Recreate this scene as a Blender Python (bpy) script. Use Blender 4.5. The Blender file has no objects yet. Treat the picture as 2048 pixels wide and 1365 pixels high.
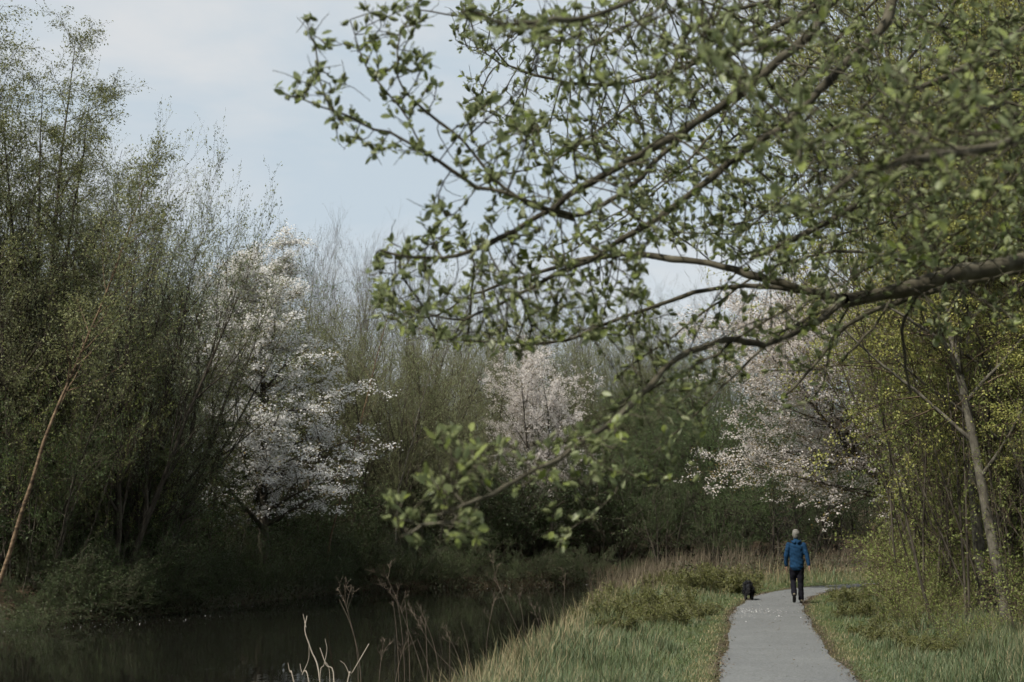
import bpy, math, random
import numpy as np
from mathutils import Vector, Matrix, Quaternion

S = bpy.context.scene
COL = S.collection
R_ = math.radians

# ------------------------------------------------------------------ camera
F = 2048 * 50.0 / 36.0                      # focal length in photo pixels
HORIZON = 1075.0
PITCH = math.atan((HORIZON - 682.5) / F)
CAMZ = 1.6
cam_d = bpy.data.cameras.new('camera')
cam = bpy.data.objects.new('camera', cam_d)
COL.objects.link(cam)
cam_d.sensor_width = 36.0
cam_d.lens = 50.0
cam_d.clip_end = 3000.0
cam_d.clip_start = 0.05
cam.location = (0, 0, CAMZ)
cam.rotation_euler = (math.pi / 2 + PITCH, 0, 0)
cam_d.dof.use_dof = True
cam_d.dof.focus_distance = 17.0
cam_d.dof.aperture_fstop = 4.0
S.camera = cam

# ------------------------------------------------------------------ light
SUN_EL = R_(52)
SUN_AZ = R_(-130)                           # compass style: 0 = +Y, clockwise; -90 = from -X
w = bpy.data.worlds.new('World')
S.world = w
w.use_nodes = True
nt = w.node_tree
nt.nodes.clear()
out = nt.nodes.new('ShaderNodeOutputWorld')
bg = nt.nodes.new('ShaderNodeBackground')
bg.inputs['Strength'].default_value = 0.098
sky = nt.nodes.new('ShaderNodeTexSky')
sky.sky_type = 'NISHITA'
sky.sun_disc = False
sky.sun_elevation = SUN_EL
sky.sun_rotation = SUN_AZ
sky.air_density = 1.0
sky.dust_density = 1.5
tc = nt.nodes.new('ShaderNodeTexCoord')
mp = nt.nodes.new('ShaderNodeMapping')
mp.inputs['Scale'].default_value = (1.2, 1.2, 3.4)
mp.inputs['Location'].default_value = (0.35, 0.1, 0.2)
nz = nt.nodes.new('ShaderNodeTexNoise')
nz.inputs['Scale'].default_value = 2.8
nz.inputs['Detail'].default_value = 6.0
nz.inputs['Roughness'].default_value = 0.55
nz.inputs['Distortion'].default_value = 0.3
mr = nt.nodes.new('ShaderNodeMapRange')
mr.inputs['From Min'].default_value = 0.42
mr.inputs['From Max'].default_value = 0.62
mr.inputs['To Min'].default_value = 0.0
mr.inputs['To Max'].default_value = 1.0
veil = nt.nodes.new('ShaderNodeMix')                   # thin high cloud: pale blue gaps, white patches
veil.data_type = 'RGBA'
veil.inputs['A'].default_value = (4.55, 5.22, 5.72, 1)
veil.inputs['B'].default_value = (5.85, 5.98, 6.02, 1)
mx = nt.nodes.new('ShaderNodeMix')
mx.data_type = 'RGBA'
mx.inputs['Factor'].default_value = 0.90
nt.links.new(tc.outputs['Generated'], mp.inputs['Vector'])
nt.links.new(mp.outputs['Vector'], nz.inputs['Vector'])
nt.links.new(nz.outputs['Fac'], mr.inputs['Value'])
nt.links.new(mr.outputs['Result'], veil.inputs['Factor'])
nt.links.new(sky.outputs['Color'], mx.inputs['A'])
nt.links.new(veil.outputs['Result'], mx.inputs['B'])
nt.links.new(mx.outputs['Result'], bg.inputs['Color'])
nt.links.new(bg.outputs['Background'], out.inputs['Surface'])

sun_d = bpy.data.lights.new('sun', 'SUN')
sun_d.energy = 5.0
sun_d.angle = R_(0.9)
sun_d.color = (1.0, 0.94, 0.85)
sun = bpy.data.objects.new('sun', sun_d)
COL.objects.link(sun)
to_sun = Vector((math.sin(SUN_AZ) * math.cos(SUN_EL), math.cos(SUN_AZ) * math.cos(SUN_EL), math.sin(SUN_EL)))
sun.rotation_euler = to_sun.to_track_quat('Z', 'Y').to_euler()
sun.location = to_sun * 60

S.view_settings.view_transform = 'Standard'
S.view_settings.look = 'None'
S.view_settings.exposure = 0.4
S.view_settings.gamma = 1.0
S.view_settings.use_curve_mapping = False
S.render.engine = 'CYCLES'
cy = S.cycles
cy.max_bounces = 4
cy.diffuse_bounces = 3
cy.glossy_bounces = 3
cy.transmission_bounces = 3
cy.use_denoising = True
cy.use_adaptive_sampling = True
cy.adaptive_threshold = 0.028
cy.adaptive_min_samples = 12
cy.sample_clamp_indirect = 4.0

# ------------------------------------------------------------------ projection helpers
FWD = np.array([0, math.cos(PITCH), math.sin(PITCH)])
UPV = np.array([0, -math.sin(PITCH), math.cos(PITCH)])
CAM = np.array([0, 0, CAMZ])


def at(px, py, Y):
    """photo pixel + distance north of the camera -> world point"""
    px = np.asarray(px, float); py = np.asarray(py, float); Y = np.asarray(Y, float)
    d = (px - 1024.0)[..., None] / F * np.array([1.0, 0, 0]) + (682.5 - py)[..., None] / F * UPV + FWD
    return CAM + d * (Y / d[..., 1])[..., None]


def ground_x(px, Y):
    return (px - 1024.0) / F * Y * math.cos(PITCH)


def project(P):
    q = np.asarray(P) - CAM
    dz = q @ FWD
    return 1024 + F * q[..., 0] / dz, 682.5 - F * (q @ UPV) / dz, dz


# ------------------------------------------------------------------ materials
def new_mat(name):
    m = bpy.data.materials.new(name)
    m.use_nodes = True
    n = m.node_tree
    n.nodes.clear()
    o = n.nodes.new('ShaderNodeOutputMaterial')
    return m, n, o


def ramp(n, stops):
    r = n.nodes.new('ShaderNodeValToRGB')
    el = r.color_ramp.elements
    el[0].position, el[0].color = stops[0][0], (*stops[0][1], 1)
    el[1].position, el[1].color = stops[-1][0], (*stops[-1][1], 1)
    for p, c in stops[1:-1]:
        e = el.new(p)
        e.color = (*c, 1)
    return r


def leaf_mat(name, cols, rough=0.55, transl=0.3, back=None, objvar=0.0, spec=0.3):
    """foliage: colour by leaf (random per island), some light coming through"""
    m, n, o = new_mat(name)
    g = n.nodes.new('ShaderNodeNewGeometry')
    k = len(cols)
    r = ramp(n, [(i / max(1, k - 1), c) for i, c in enumerate(cols)])
    n.links.new(g.outputs['Random Per Island'], r.inputs['Fac'])
    col = r.outputs['Color']
    if back is not None:
        mb = n.nodes.new('ShaderNodeMix'); mb.data_type = 'RGBA'
        n.links.new(g.outputs['Backfacing'], mb.inputs['Factor'])
        n.links.new(col, mb.inputs['A'])
        mb.inputs['B'].default_value = (*back, 1)
        col = mb.outputs['Result']
    if objvar:
        oi = n.nodes.new('ShaderNodeObjectInfo')
        hs = n.nodes.new('ShaderNodeHueSaturation')
        a = n.nodes.new('ShaderNodeMapRange')
        a.inputs['To Min'].default_value = 1 - objvar
        a.inputs['To Max'].default_value = 1 + objvar
        n.links.new(oi.outputs['Random'], a.inputs['Value'])
        n.links.new(a.outputs['Result'], hs.inputs['Value'])
        n.links.new(col, hs.inputs['Color'])
        col = hs.outputs['Color']
    p = n.nodes.new('ShaderNodeBsdfPrincipled')
    p.inputs['Roughness'].default_value = rough
    p.inputs['Specular IOR Level'].default_value = spec
    n.links.new(col, p.inputs['Base Color'])
    t = n.nodes.new('ShaderNodeBsdfTranslucent')
    n.links.new(col, t.inputs['Color'])
    mix = n.nodes.new('ShaderNodeMixShader')
    mix.inputs[0].default_value = transl
    n.links.new(p.outputs[0], mix.inputs[1])
    n.links.new(t.outputs[0], mix.inputs[2])
    n.links.new(mix.outputs[0], o.inputs['Surface'])
    return m


def bark_mat(name, c0, c1, scale=9.0, stretch=0.25, bump=0.4, c2=None):
    m, n, o = new_mat(name)
    tcn = n.nodes.new('ShaderNodeTexCoord')
    mpn = n.nodes.new('ShaderNodeMapping')
    mpn.inputs['Scale'].default_value = (1, 1, stretch)
    nz1 = n.nodes.new('ShaderNodeTexNoise')
    nz1.inputs['Scale'].default_value = scale
    nz1.inputs['Detail'].default_value = 6
    n.links.new(tcn.outputs['Object'], mpn.inputs['Vector'])
    n.links.new(mpn.outputs['Vector'], nz1.inputs['Vector'])
    st = [(0.3, c0), (0.65, c1)]
    if c2:
        st = [(0.3, c0), (0.52, c1), (0.7, c2)]
    r = ramp(n, st)
    n.links.new(nz1.outputs['Fac'], r.inputs['Fac'])
    p = n.nodes.new('ShaderNodeBsdfPrincipled')
    p.inputs['Roughness'].default_value = 0.85
    p.inputs['Specular IOR Level'].default_value = 0.2
    n.links.new(r.outputs['Color'], p.inputs['Base Color'])
    b = n.nodes.new('ShaderNodeBump')
    b.inputs['Strength'].default_value = bump
    b.inputs['Distance'].default_value = 0.02
    n.links.new(nz1.outputs['Fac'], b.inputs['Height'])
    n.links.new(b.outputs['Normal'], p.inputs['Normal'])
    n.links.new(p.outputs[0], o.inputs['Surface'])
    return m


def plain_mat(name, c, rough=0.8, var=0.12, scale=30.0, bump=0.15, spec=0.3, dist=0.004):
    m, n, o = new_mat(name)
    tcn = n.nodes.new('ShaderNodeTexCoord')
    nz1 = n.nodes.new('ShaderNodeTexNoise')
    nz1.inputs['Scale'].default_value = scale
    nz1.inputs['Detail'].default_value = 5
    n.links.new(tcn.outputs['Object'], nz1.inputs['Vector'])
    c = np.array(c)
    r = ramp(n, [(0.3, tuple(c * (1 - var))), (0.7, tuple(np.minimum(1, c * (1 + var))))])
    n.links.new(nz1.outputs['Fac'], r.inputs['Fac'])
    p = n.nodes.new('ShaderNodeBsdfPrincipled')
    p.inputs['Roughness'].default_value = rough
    p.inputs['Specular IOR Level'].default_value = spec
    n.links.new(r.outputs['Color'], p.inputs['Base Color'])
    b = n.nodes.new('ShaderNodeBump')
    b.inputs['Strength'].default_value = bump
    b.inputs['Distance'].default_value = dist
    n.links.new(nz1.outputs['Fac'], b.inputs['Height'])
    n.links.new(b.outputs['Normal'], p.inputs['Normal'])
    n.links.new(p.outputs[0], o.inputs['Surface'])
    return m


MAT = {}
MAT['bark_dark'] = bark_mat('bark_dark', (0.022, 0.018, 0.013), (0.072, 0.062, 0.046))
MAT['bark_willow'] = bark_mat('bark_willow', (0.022, 0.019, 0.013), (0.058, 0.052, 0.034), scale=14, c2=(0.10, 0.092, 0.066))
MAT['bark_birch'] = bark_mat('bark_birch', (0.03, 0.022, 0.015), (0.12, 0.082, 0.048), scale=4, stretch=3.0, c2=(0.20, 0.145, 0.09))
MAT['bark_grey'] = bark_mat('bark_grey', (0.07, 0.065, 0.055), (0.17, 0.16, 0.14))
MAT['bark_pale'] = bark_mat('bark_pale', (0.03, 0.026, 0.02), (0.085, 0.078, 0.06), scale=11, stretch=0.6, c2=(0.14, 0.13, 0.10))
MAT['twig_dark'] = bark_mat('twig_dark', (0.033, 0.026, 0.018), (0.072, 0.060, 0.043))
MAT['twig_olive'] = bark_mat('twig_olive', (0.070, 0.066, 0.036), (0.126, 0.119, 0.070))
MAT['twig_brown'] = bark_mat('twig_brown', (0.06, 0.043, 0.028), (0.12, 0.09, 0.06))
MAT['dead'] = bark_mat('dead', (0.055, 0.042, 0.031), (0.13, 0.104, 0.076))
MAT['dead_pale'] = bark_mat('dead_pale', (0.22, 0.19, 0.15), (0.42, 0.37, 0.30))

MAT['l_ochre'] = leaf_mat('l_ochre', [(0.145, 0.16, 0.066), (0.195, 0.20, 0.08), (0.14, 0.165, 0.072)], objvar=0.15, transl=0.38)
MAT['l_greygreen'] = leaf_mat('l_greygreen', [(0.179, 0.207, 0.118), (0.258, 0.280, 0.174), (0.157, 0.196, 0.095)], objvar=0.15, transl=0.35)
MAT['l_olive'] = leaf_mat('l_olive', [(0.127, 0.147, 0.069), (0.207, 0.221, 0.101), (0.155, 0.172, 0.085)], objvar=0.2, transl=0.35)
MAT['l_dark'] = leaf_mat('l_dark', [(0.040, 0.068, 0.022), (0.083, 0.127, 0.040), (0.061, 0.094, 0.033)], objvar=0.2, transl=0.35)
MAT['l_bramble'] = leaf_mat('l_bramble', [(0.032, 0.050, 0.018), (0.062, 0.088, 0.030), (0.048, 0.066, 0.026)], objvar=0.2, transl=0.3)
MAT['l_fresh'] = leaf_mat('l_fresh', [(0.121, 0.160, 0.042), (0.198, 0.226, 0.064), (0.143, 0.171, 0.053)], objvar=0.15, transl=0.35)
MAT['l_maple'] = leaf_mat('l_maple', [(0.247, 0.260, 0.072), (0.351, 0.351, 0.098), (0.273, 0.260, 0.078), (0.195, 0.227, 0.065)], transl=0.35)
MAT['l_bronze'] = leaf_mat('l_bronze', [(0.187, 0.132, 0.042), (0.253, 0.187, 0.055), (0.154, 0.138, 0.044)])
MAT['l_bud'] = leaf_mat('l_bud', [(0.13, 0.12, 0.085), (0.19, 0.18, 0.13)])
MAT['b_white'] = leaf_mat('b_white', [(0.72, 0.71, 0.69), (0.86, 0.85, 0.83)], transl=0.45)
MAT['b_pink'] = leaf_mat('b_pink', [(0.60, 0.54, 0.50), (0.72, 0.67, 0.63), (0.78, 0.75, 0.72)], transl=0.45)
MAT['l_willow'] = leaf_mat('l_willow', [(0.085, 0.118, 0.022), (0.18, 0.22, 0.042), (0.12, 0.155, 0.032), (0.25, 0.285, 0.09), (0.15, 0.19, 0.05), (0.32, 0.345, 0.22), (0.14, 0.175, 0.035)], transl=0.42, back=(0.21, 0.245, 0.12), rough=0.42)
MAT['catkin'] = leaf_mat('catkin', [(0.085, 0.105, 0.036), (0.17, 0.19, 0.085), (0.12, 0.14, 0.058), (0.24, 0.255, 0.15)], transl=0.22, rough=0.9)
MAT['grass'] = leaf_mat('grass', [(0.065, 0.099, 0.041), (0.103, 0.140, 0.059), (0.086, 0.119, 0.067), (0.140, 0.140, 0.070), (0.119, 0.162, 0.081)], transl=0.25, rough=0.6)
MAT['grass_dry'] = leaf_mat('grass_dry', [(0.22, 0.175, 0.095), (0.30, 0.25, 0.15), (0.13, 0.14, 0.06)], transl=0.2, rough=0.8)
MAT['reed'] = leaf_mat('reed', [(0.10, 0.082, 0.055), (0.165, 0.138, 0.092), (0.08, 0.064, 0.042)], transl=0.2, rough=0.8)
MAT['fern'] = leaf_mat('fern', [(0.095, 0.104, 0.030), (0.138, 0.138, 0.043), (0.076, 0.090, 0.028)], transl=0.25)
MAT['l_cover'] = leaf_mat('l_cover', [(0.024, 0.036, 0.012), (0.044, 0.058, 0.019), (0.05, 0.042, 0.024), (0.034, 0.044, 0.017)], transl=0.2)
MAT['litter'] = leaf_mat('litter', [(0.05, 0.038, 0.026), (0.11, 0.084, 0.06), (0.085, 0.062, 0.042)], transl=0.1, rough=0.9)
MAT['petal'] = leaf_mat('petal', [(0.62, 0.60, 0.60), (0.75, 0.74, 0.74)], transl=0.2)

# ------------------------------------------------------------------ mesh helpers
RNG = np.random.default_rng(7)


def mesh_np(name, V, faces, mat, smooth=True):
    """V (n,3); faces: list of (m,k) index arrays"""
    me = bpy.data.meshes.new(name)
    V = np.ascontiguousarray(V, dtype=np.float32)
    faces = [np.asarray(f, np.int32) for f in faces if len(f)]
    me.vertices.add(len(V))
    me.vertices.foreach_set('co', V.ravel())
    nl = sum(f.size for f in faces)
    npoly = sum(len(f) for f in faces)
    me.loops.add(nl)
    me.polygons.add(npoly)
    me.loops.foreach_set('vertex_index', np.concatenate([f.ravel() for f in faces]).astype(np.int32))
    tot = np.concatenate([np.full(len(f), f.shape[1], np.int32) for f in faces])
    st = np.concatenate([[0], np.cumsum(tot)[:-1]]).astype(np.int32)
    me.polygons.foreach_set('loop_start', st)
    me.polygons.foreach_set('use_smooth', np.full(npoly, smooth, bool))
    me.update(calc_edges=True)
    if mat is not None:
        me.materials.append(mat if not isinstance(mat, str) else MAT[mat])
    return me


class MB:
    """collects vertex / face arrays"""
    def __init__(self):
        self.V = []; self.Fq = []; self.Ft = []; self.n = 0

    def add(self, V, q=None, t=None):
        V = np.asarray(V, float).reshape(-1, 3)
        self.V.append(V)
        if q is not None and len(q): self.Fq.append(np.asarray(q).reshape(-1, 4) + self.n)
        if t is not None and len(t): self.Ft.append(np.asarray(t).reshape(-1, 3) + self.n)
        self.n += len(V)

    def mesh(self, name, mat, smooth=True):
        f = []
        if self.Fq: f.append(np.concatenate(self.Fq))
        if self.Ft: f.append(np.concatenate(self.Ft))
        return mesh_np(name, np.concatenate(self.V), f, mat, smooth)


def link(name, me, parent=None, kind=None):
    o = bpy.data.objects.new(name, me)
    COL.objects.link(o)
    if parent is not None: o.parent = parent
    if kind: o['kind'] = kind
    return o


def tag(o, label, cat, group=None):
    o['label'] = label; o['category'] = cat
    if group: o['group'] = group
    return o


def empty(name, loc=(0, 0, 0), rz=0.0, sc=1.0):
    o = bpy.data.objects.new(name, None)
    o.empty_display_size = 0.2
    COL.objects.link(o)
    o.location = loc; o.rotation_euler = (0, 0, rz); o.scale = (sc, sc, sc)
    return o


def copy_thing(root, loc, rz, sc, label, cat, group, tilt=(0, 0)):
    r = root.copy(); COL.objects.link(r)
    r.location = loc; r.rotation_euler = (tilt[0], tilt[1], rz)
    r.scale = (sc, sc, sc) if np.isscalar(sc) else sc
    tag(r, label, cat, group)
    for ch in root.children:
        c = ch.copy(); COL.objects.link(c); c.parent = r
    return r


def norm(a):
    return a / np.maximum(1e-9, np.linalg.norm(a, axis=-1, keepdims=True))


def tubes(mb, P, Rr, sides):
    """P (B,M,3), Rr (B,M)"""
    B, M, _ = P.shape
    if B == 0: return
    T = np.empty_like(P)
    T[:, 1:-1] = P[:, 2:] - P[:, :-2]
    T[:, 0] = P[:, 1] - P[:, 0]
    T[:, -1] = P[:, -1] - P[:, -2]
    T = norm(T)
    ref = np.zeros((B, 1, 3)); ref[..., 0] = 1.0
    main = norm(P[:, -1] - P[:, 0])
    ref[np.abs(main[:, 0]) > 0.8, 0] = (0, 1, 0)
    A = norm(np.cross(T, np.broadcast_to(ref, T.shape)))
    Bn = np.cross(T, A)
    a = np.arange(sides) / sides * 2 * math.pi
    ring = A[:, :, None] * np.cos(a)[None, None, :, None] + Bn[:, :, None] * np.sin(a)[None, None, :, None]
    V = P[:, :, None] + ring * Rr[:, :, None, None]
    idx = np.arange(B * M * sides).reshape(B, M, sides)
    q = np.stack([idx[:, :-1], np.roll(idx, -1, 2)[:, :-1], np.roll(idx, -1, 2)[:, 1:], idx[:, 1:]], -1)
    mb.add(V.reshape(-1, 3), q.reshape(-1, 4))


def walk(rng, start, d, length, M, wob, trop):
    B = len(start)
    P = np.empty((B, M, 3)); P[:, 0] = start
    step = (np.broadcast_to(length, (B,)) / (M - 1))[:, None]
    d = norm(d)
    up = np.array([0, 0, 1.0]) * trop
    for i in range(1, M):
        d = norm(d + rng.normal(0, wob, (B, 3)) + up)
        P[:, i] = P[:, i - 1] + d * step
    return P


def interp(P, R, pi, t):
    M = P.shape[1]
    f = t * (M - 1)
    i = np.minimum(f.astype(int), M - 2)
    u = (f - i)[:, None]
    pos = P[pi, i] * (1 - u) + P[pi, i + 1] * u
    tan = norm(P[pi, i + 1] - P[pi, i])
    rad = R[pi, i] * (1 - u[:, 0]) + R[pi, i + 1] * u[:, 0]
    return pos, tan, rad


def children(rng, P, R, n, t0, t1, ang, asd, length, M, wob, trop, rr=0.55, tip=0.25, flat=0.0, shape=None):
    """n children on each parent branch"""
    B = len(P)
    pi = np.repeat(np.arange(B), n)
    t = t0 + (t1 - t0) * ((np.tile(np.arange(n), B) + rng.random(B * n)) / n)
    pos, tan, rad = interp(P, R, pi, t)
    rv = norm(rng.normal(0, 1, (B * n, 3)))
    perp = norm(np.cross(tan, rv))
    if flat:
        perp[:, 2] *= (1 - flat)
        perp = norm(perp)
    a = np.clip(rng.normal(ang, asd, B * n), 0.1, 1.7)[:, None]
    d = tan * np.cos(a) + perp * np.sin(a)
    pl = np.linalg.norm(P[:, -1] - P[:, 0], axis=1)[pi]
    L = pl * length * rng.uniform(0.6, 1.15, B * n)
    if shape is not None:
        L = L * shape(t)
    C = walk(rng, pos, d, L, M, wob, trop)
    r0 = np.minimum(rad * rr, rad)
    CR = r0[:, None] * np.linspace(1, tip, M)[None]
    return C, CR


# leaf: diamond with a fold line, base at origin
def leaf_quads(mb, pos, d, nrm, L, W):
    """diamonds: base, side, tip, side"""
    d = norm(d); s = norm(np.cross(d, nrm))
    L = np.asarray(L)[:, None]; W = np.asarray(W)[:, None]
    V = np.stack([pos, pos + d * L * 0.45 + s * W * 0.5, pos + d * L, pos + d * L * 0.45 - s * W * 0.5], 1)
    idx = np.arange(len(pos) * 4).reshape(-1, 4)
    mb.add(V.reshape(-1, 3), idx)


def scatter_leaves(rng, mb, P, n, size, wid=0.55, t0=0.2, spread=0.05, along=0.5, droop=0.0, aim=None):
    B = len(P)
    pi = np.repeat(np.arange(B), n)
    t = t0 + (1 - t0) * rng.random(B * n)
    R0 = np.zeros(P.shape[:2])
    pos, tan, _ = interp(P, R0, pi, t)
    pos = pos + rng.normal(0, spread, pos.shape)
    d = norm(tan * along + rng.normal(0, 0.6, pos.shape) + np.array([0, 0, -droop]))
    nv = norm(rng.normal(0, 0.7, pos.shape) + np.array([0, 0, 0.8]))
    L = size * rng.uniform(0.6, 1.3, B * n)
    leaf_quads(mb, pos, d, nv, L, L * wid)


def scatter_clusters(rng, mb, P, frac, per, size, rad, t0=0.2, flat=0.6):
    """blossom clusters sitting on twigs"""
    B = len(P)
    k = int(B * frac)
    pi = rng.integers(0, B, k)
    t = t0 + (1 - t0) * rng.random(k)
    c, _, _ = interp(P, np.zeros(P.shape[:2]), pi, t)
    rr = rad * rng.uniform(0.5, 1.4, k)
    c = np.repeat(c, per, 0); rr = np.repeat(rr, per)
    off = rng.normal(0, 1, c.shape) * rr[:, None]
    off[:, 2] *= flat
    pos = c + off
    d = norm(rng.normal(0, 1, c.shape))
    nv = norm(rng.normal(0, 1, c.shape))
    L = size * rng.uniform(0.6, 1.3, len(c))
    leaf_quads(mb, pos, d, nv, L, L * 0.8)


# ------------------------------------------------------------------ terrain
NEAR = np.array([(-4.6, -12), (-3.0, 2), (-2.0, 10), (-1.3, 15), (-0.4, 21.6), (0.7, 30), (1.9, 40), (3.0, 48), (4.6, 55), (8, 59.5), (14, 62.5), (25, 65), (60, 70)], float)
FAR = np.array([(60, 86), (25, 80), (12, 75), (5, 69.8), (1.8, 67.8), (-2.8, 64.6), (-6.7, 60.7), (-8.0, 54), (-9.5, 45.5), (-11, 39.5), (-13.2, 35.5), (-17, 28), (-21, 15), (-26, -12)], float)
POLY = np.concatenate([NEAR, FAR])
PATH = np.array([(0.2, -12), (0.95, 0), (1.9, 8), (3.05, 15.7), (3.75, 20.2), (4.7, 26), (5.55, 31), (6.45, 35.4), (7.35, 39), (8.5, 42.5), (10.2, 46.3), (12.8, 49.6), (16.5, 52), (24, 54.5), (40, 58)], float) + np.array([-0.045, 0])


def smooth_line(pts, n=12):
    out = []
    P = np.concatenate([[2 * pts[0] - pts[1]], pts, [2 * pts[-1] - pts[-2]]])
    for i in range(1, len(P) - 2):
        t = np.arange(n)[:, None] / n
        p0, p1, p2, p3 = P[i - 1], P[i], P[i + 1], P[i + 2]
        out.append(0.5 * (2 * p1 + (p2 - p0) * t + (2 * p0 - 5 * p1 + 4 * p2 - p3) * t ** 2 + (3 * p1 - p0 - 3 * p2 + p3) * t ** 3))
    out.append(pts[-1:])
    return np.concatenate(out)


PATH_S = smooth_line(PATH, 14)


def seg_dist(p, line):
    a = line[:-1]; b = line[1:]
    ab = b - a
    best = np.full(len(p), 1e9)
    for i in range(len(a)):
        t = np.clip(((p - a[i]) @ ab[i]) / (ab[i] @ ab[i]), 0, 1)
        q = a[i] + t[:, None] * ab[i]
        best = np.minimum(best, np.hypot(*(p - q).T))
    return best


def in_poly(p, poly):
    x, y = p[:, 0], p[:, 1]
    ins = np.zeros(len(p), bool)
    j = len(poly) - 1
    for i in range(len(poly)):
        xi, yi = poly[i]; xj, yj = poly[j]
        c = ((yi > y) != (yj > y)) & (x < (xj - xi) * (y - yi) / (yj - yi + 1e-12) + xi)
        ins ^= c
        j = i
    return ins


def sst(a, b, x):
    t = np.clip((x - a) / (b - a), 0, 1)
    return t * t * (3 - 2 * t)


WATER_Z = -0.62
PATH_HW = 0.745
PATH_C = smooth_line(PATH, 3)
NEAR_C = smooth_line(NEAR, 2)
FAR_C = smooth_line(FAR, 2)
POLY_C = np.concatenate([NEAR_C, FAR_C])


def terrain(x, y):
    """returns z, dist to path, signed dist to canal (+ outside), far side flag"""
    p = np.stack([np.ravel(x), np.ravel(y)], 1).astype(float)
    dn = seg_dist(p, NEAR_C); df = seg_dist(p, FAR_C); dp = seg_dist(p, PATH_C)
    ins = in_poly(p, POLY_C)
    far = df < dn
    d = np.minimum(dn, df)
    bump = (np.sin(p[:, 0] * 1.7 + p[:, 1] * 0.6) * 0.04 + np.sin(p[:, 0] * 0.8 - p[:, 1] * 1.3 + 1) * 0.05 + np.sin(p[:, 0] * 4.1 + 2) * np.sin(p[:, 1] * 3.3) * 0.025)
    zn = WATER_Z + 0.62 * sst(-0.15, 1.8, d)
    right = sst(1.6, 6.0, dp) * 0.35 + 0.06 * np.clip(dp - 6, 0, 60)
    zn = np.where(d > 2.2, zn + right * sst(2.2, 4.5, d), zn)
    zn = zn + bump * sst(0.9, 1.8, dp)
    zf = WATER_Z + 0.5 * sst(-0.1, 1.1, d) + 0.15 * np.clip(d - 0.8, 0, 60) + bump * 2 * sst(0.3, 2, d)
    z = np.where(far, zf, zn)
    z = np.where(ins, WATER_Z - 0.12 - 0.9 * sst(0, 2.5, d), z)
    z = np.where(dp < PATH_HW + 0.02, np.minimum(z, 0) - 0.015, z)
    return z, dp, np.where(ins, -d, d), far


def gz(x, y):
    return float(terrain(np.array([x]), np.array([y]))[0][0])


xs = np.concatenate([[-700, -300, -150, -90, -60, -45, -36, -30, -26], np.arange(-23, 18, 0.32), [19, 21, 24, 28, 34, 42, 55, 75, 110, 200, 400, 700]])
ys = np.concatenate([[-60, -30, -14, -8, -4], np.arange(0, 12, 1.0), np.arange(12, 72, 0.34), np.arange(72, 100, 2.0), [104, 110, 120, 135, 160, 200, 300, 500, 900]])
gx, gy = np.meshgrid(xs, ys)
tz, tdp, tsd, tfar = terrain(gx, gy)
V = np.stack([gx.ravel(), gy.ravel(), tz], 1)
nx_, ny_ = len(xs), len(ys)
ii = np.arange(nx_ * ny_).reshape(ny_, nx_)
q = np.stack([ii[:-1, :-1], ii[:-1, 1:], ii[1:, 1:], ii[1:, :-1]], -1).reshape(-1, 4)
m, n, o = new_mat('ground')
tcn = n.nodes.new('ShaderNodeTexCoord')
n1 = n.nodes.new('ShaderNodeTexNoise'); n1.inputs['Scale'].default_value = 3.0; n1.inputs['Detail'].default_value = 8
n2 = n.nodes.new('ShaderNodeTexNoise'); n2.inputs['Scale'].default_value = 28.0; n2.inputs['Detail'].default_value = 5
n.links.new(tcn.outputs['Object'], n1.inputs['Vector']); n.links.new(tcn.outputs['Object'], n2.inputs['Vector'])
soil = ramp(n, [(0.3, (0.022, 0.016, 0.010)), (0.55, (0.05, 0.036, 0.022)), (0.75, (0.085, 0.06, 0.036))])
gr = ramp(n, [(0.3, (0.04, 0.055, 0.018)), (0.55, (0.06, 0.075, 0.026)), (0.75, (0.085, 0.085, 0.038))])
n.links.new(n2.outputs['Fac'], soil.inputs['Fac']); n.links.new(n1.outputs['Fac'], gr.inputs['Fac'])
att = n.nodes.new('ShaderNodeAttribute'); att.attribute_name = 'turf'
mxg = n.nodes.new('ShaderNodeMix'); mxg.data_type = 'RGBA'
n.links.new(att.outputs['Fac'], mxg.inputs['Factor']); n.links.new(soil.outputs['Color'], mxg.inputs['A']); n.links.new(gr.outputs['Color'], mxg.inputs['B'])
pb = n.nodes.new('ShaderNodeBsdfPrincipled'); pb.inputs['Roughness'].default_value = 0.95; pb.inputs['Specular IOR Level'].default_value = 0.1
n.links.new(mxg.outputs['Result'], pb.inputs['Base Color'])
bp = n.nodes.new('ShaderNodeBump'); bp.inputs['Strength'].default_value = 0.7; bp.inputs['Distance'].default_value = 0.05
n.links.new(n2.outputs['Fac'], bp.inputs['Height']); n.links.new(bp.outputs['Normal'], pb.inputs['Normal'])
n.links.new(pb.outputs[0], o.inputs['Surface'])
me = mesh_np('ground', V, [q], m)
turf = np.where(~tfar & (tsd > 0.3), sst(0.3, 1.0, tsd) * (1 - sst(3.2, 5.5, tdp)) * sst(0.72, 0.98, tdp), 0.0)
a = me.attributes.new('turf', 'FLOAT', 'POINT'); a.data.foreach_set('value', turf.astype(np.float32))
link('ground', me, kind='structure')

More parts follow.
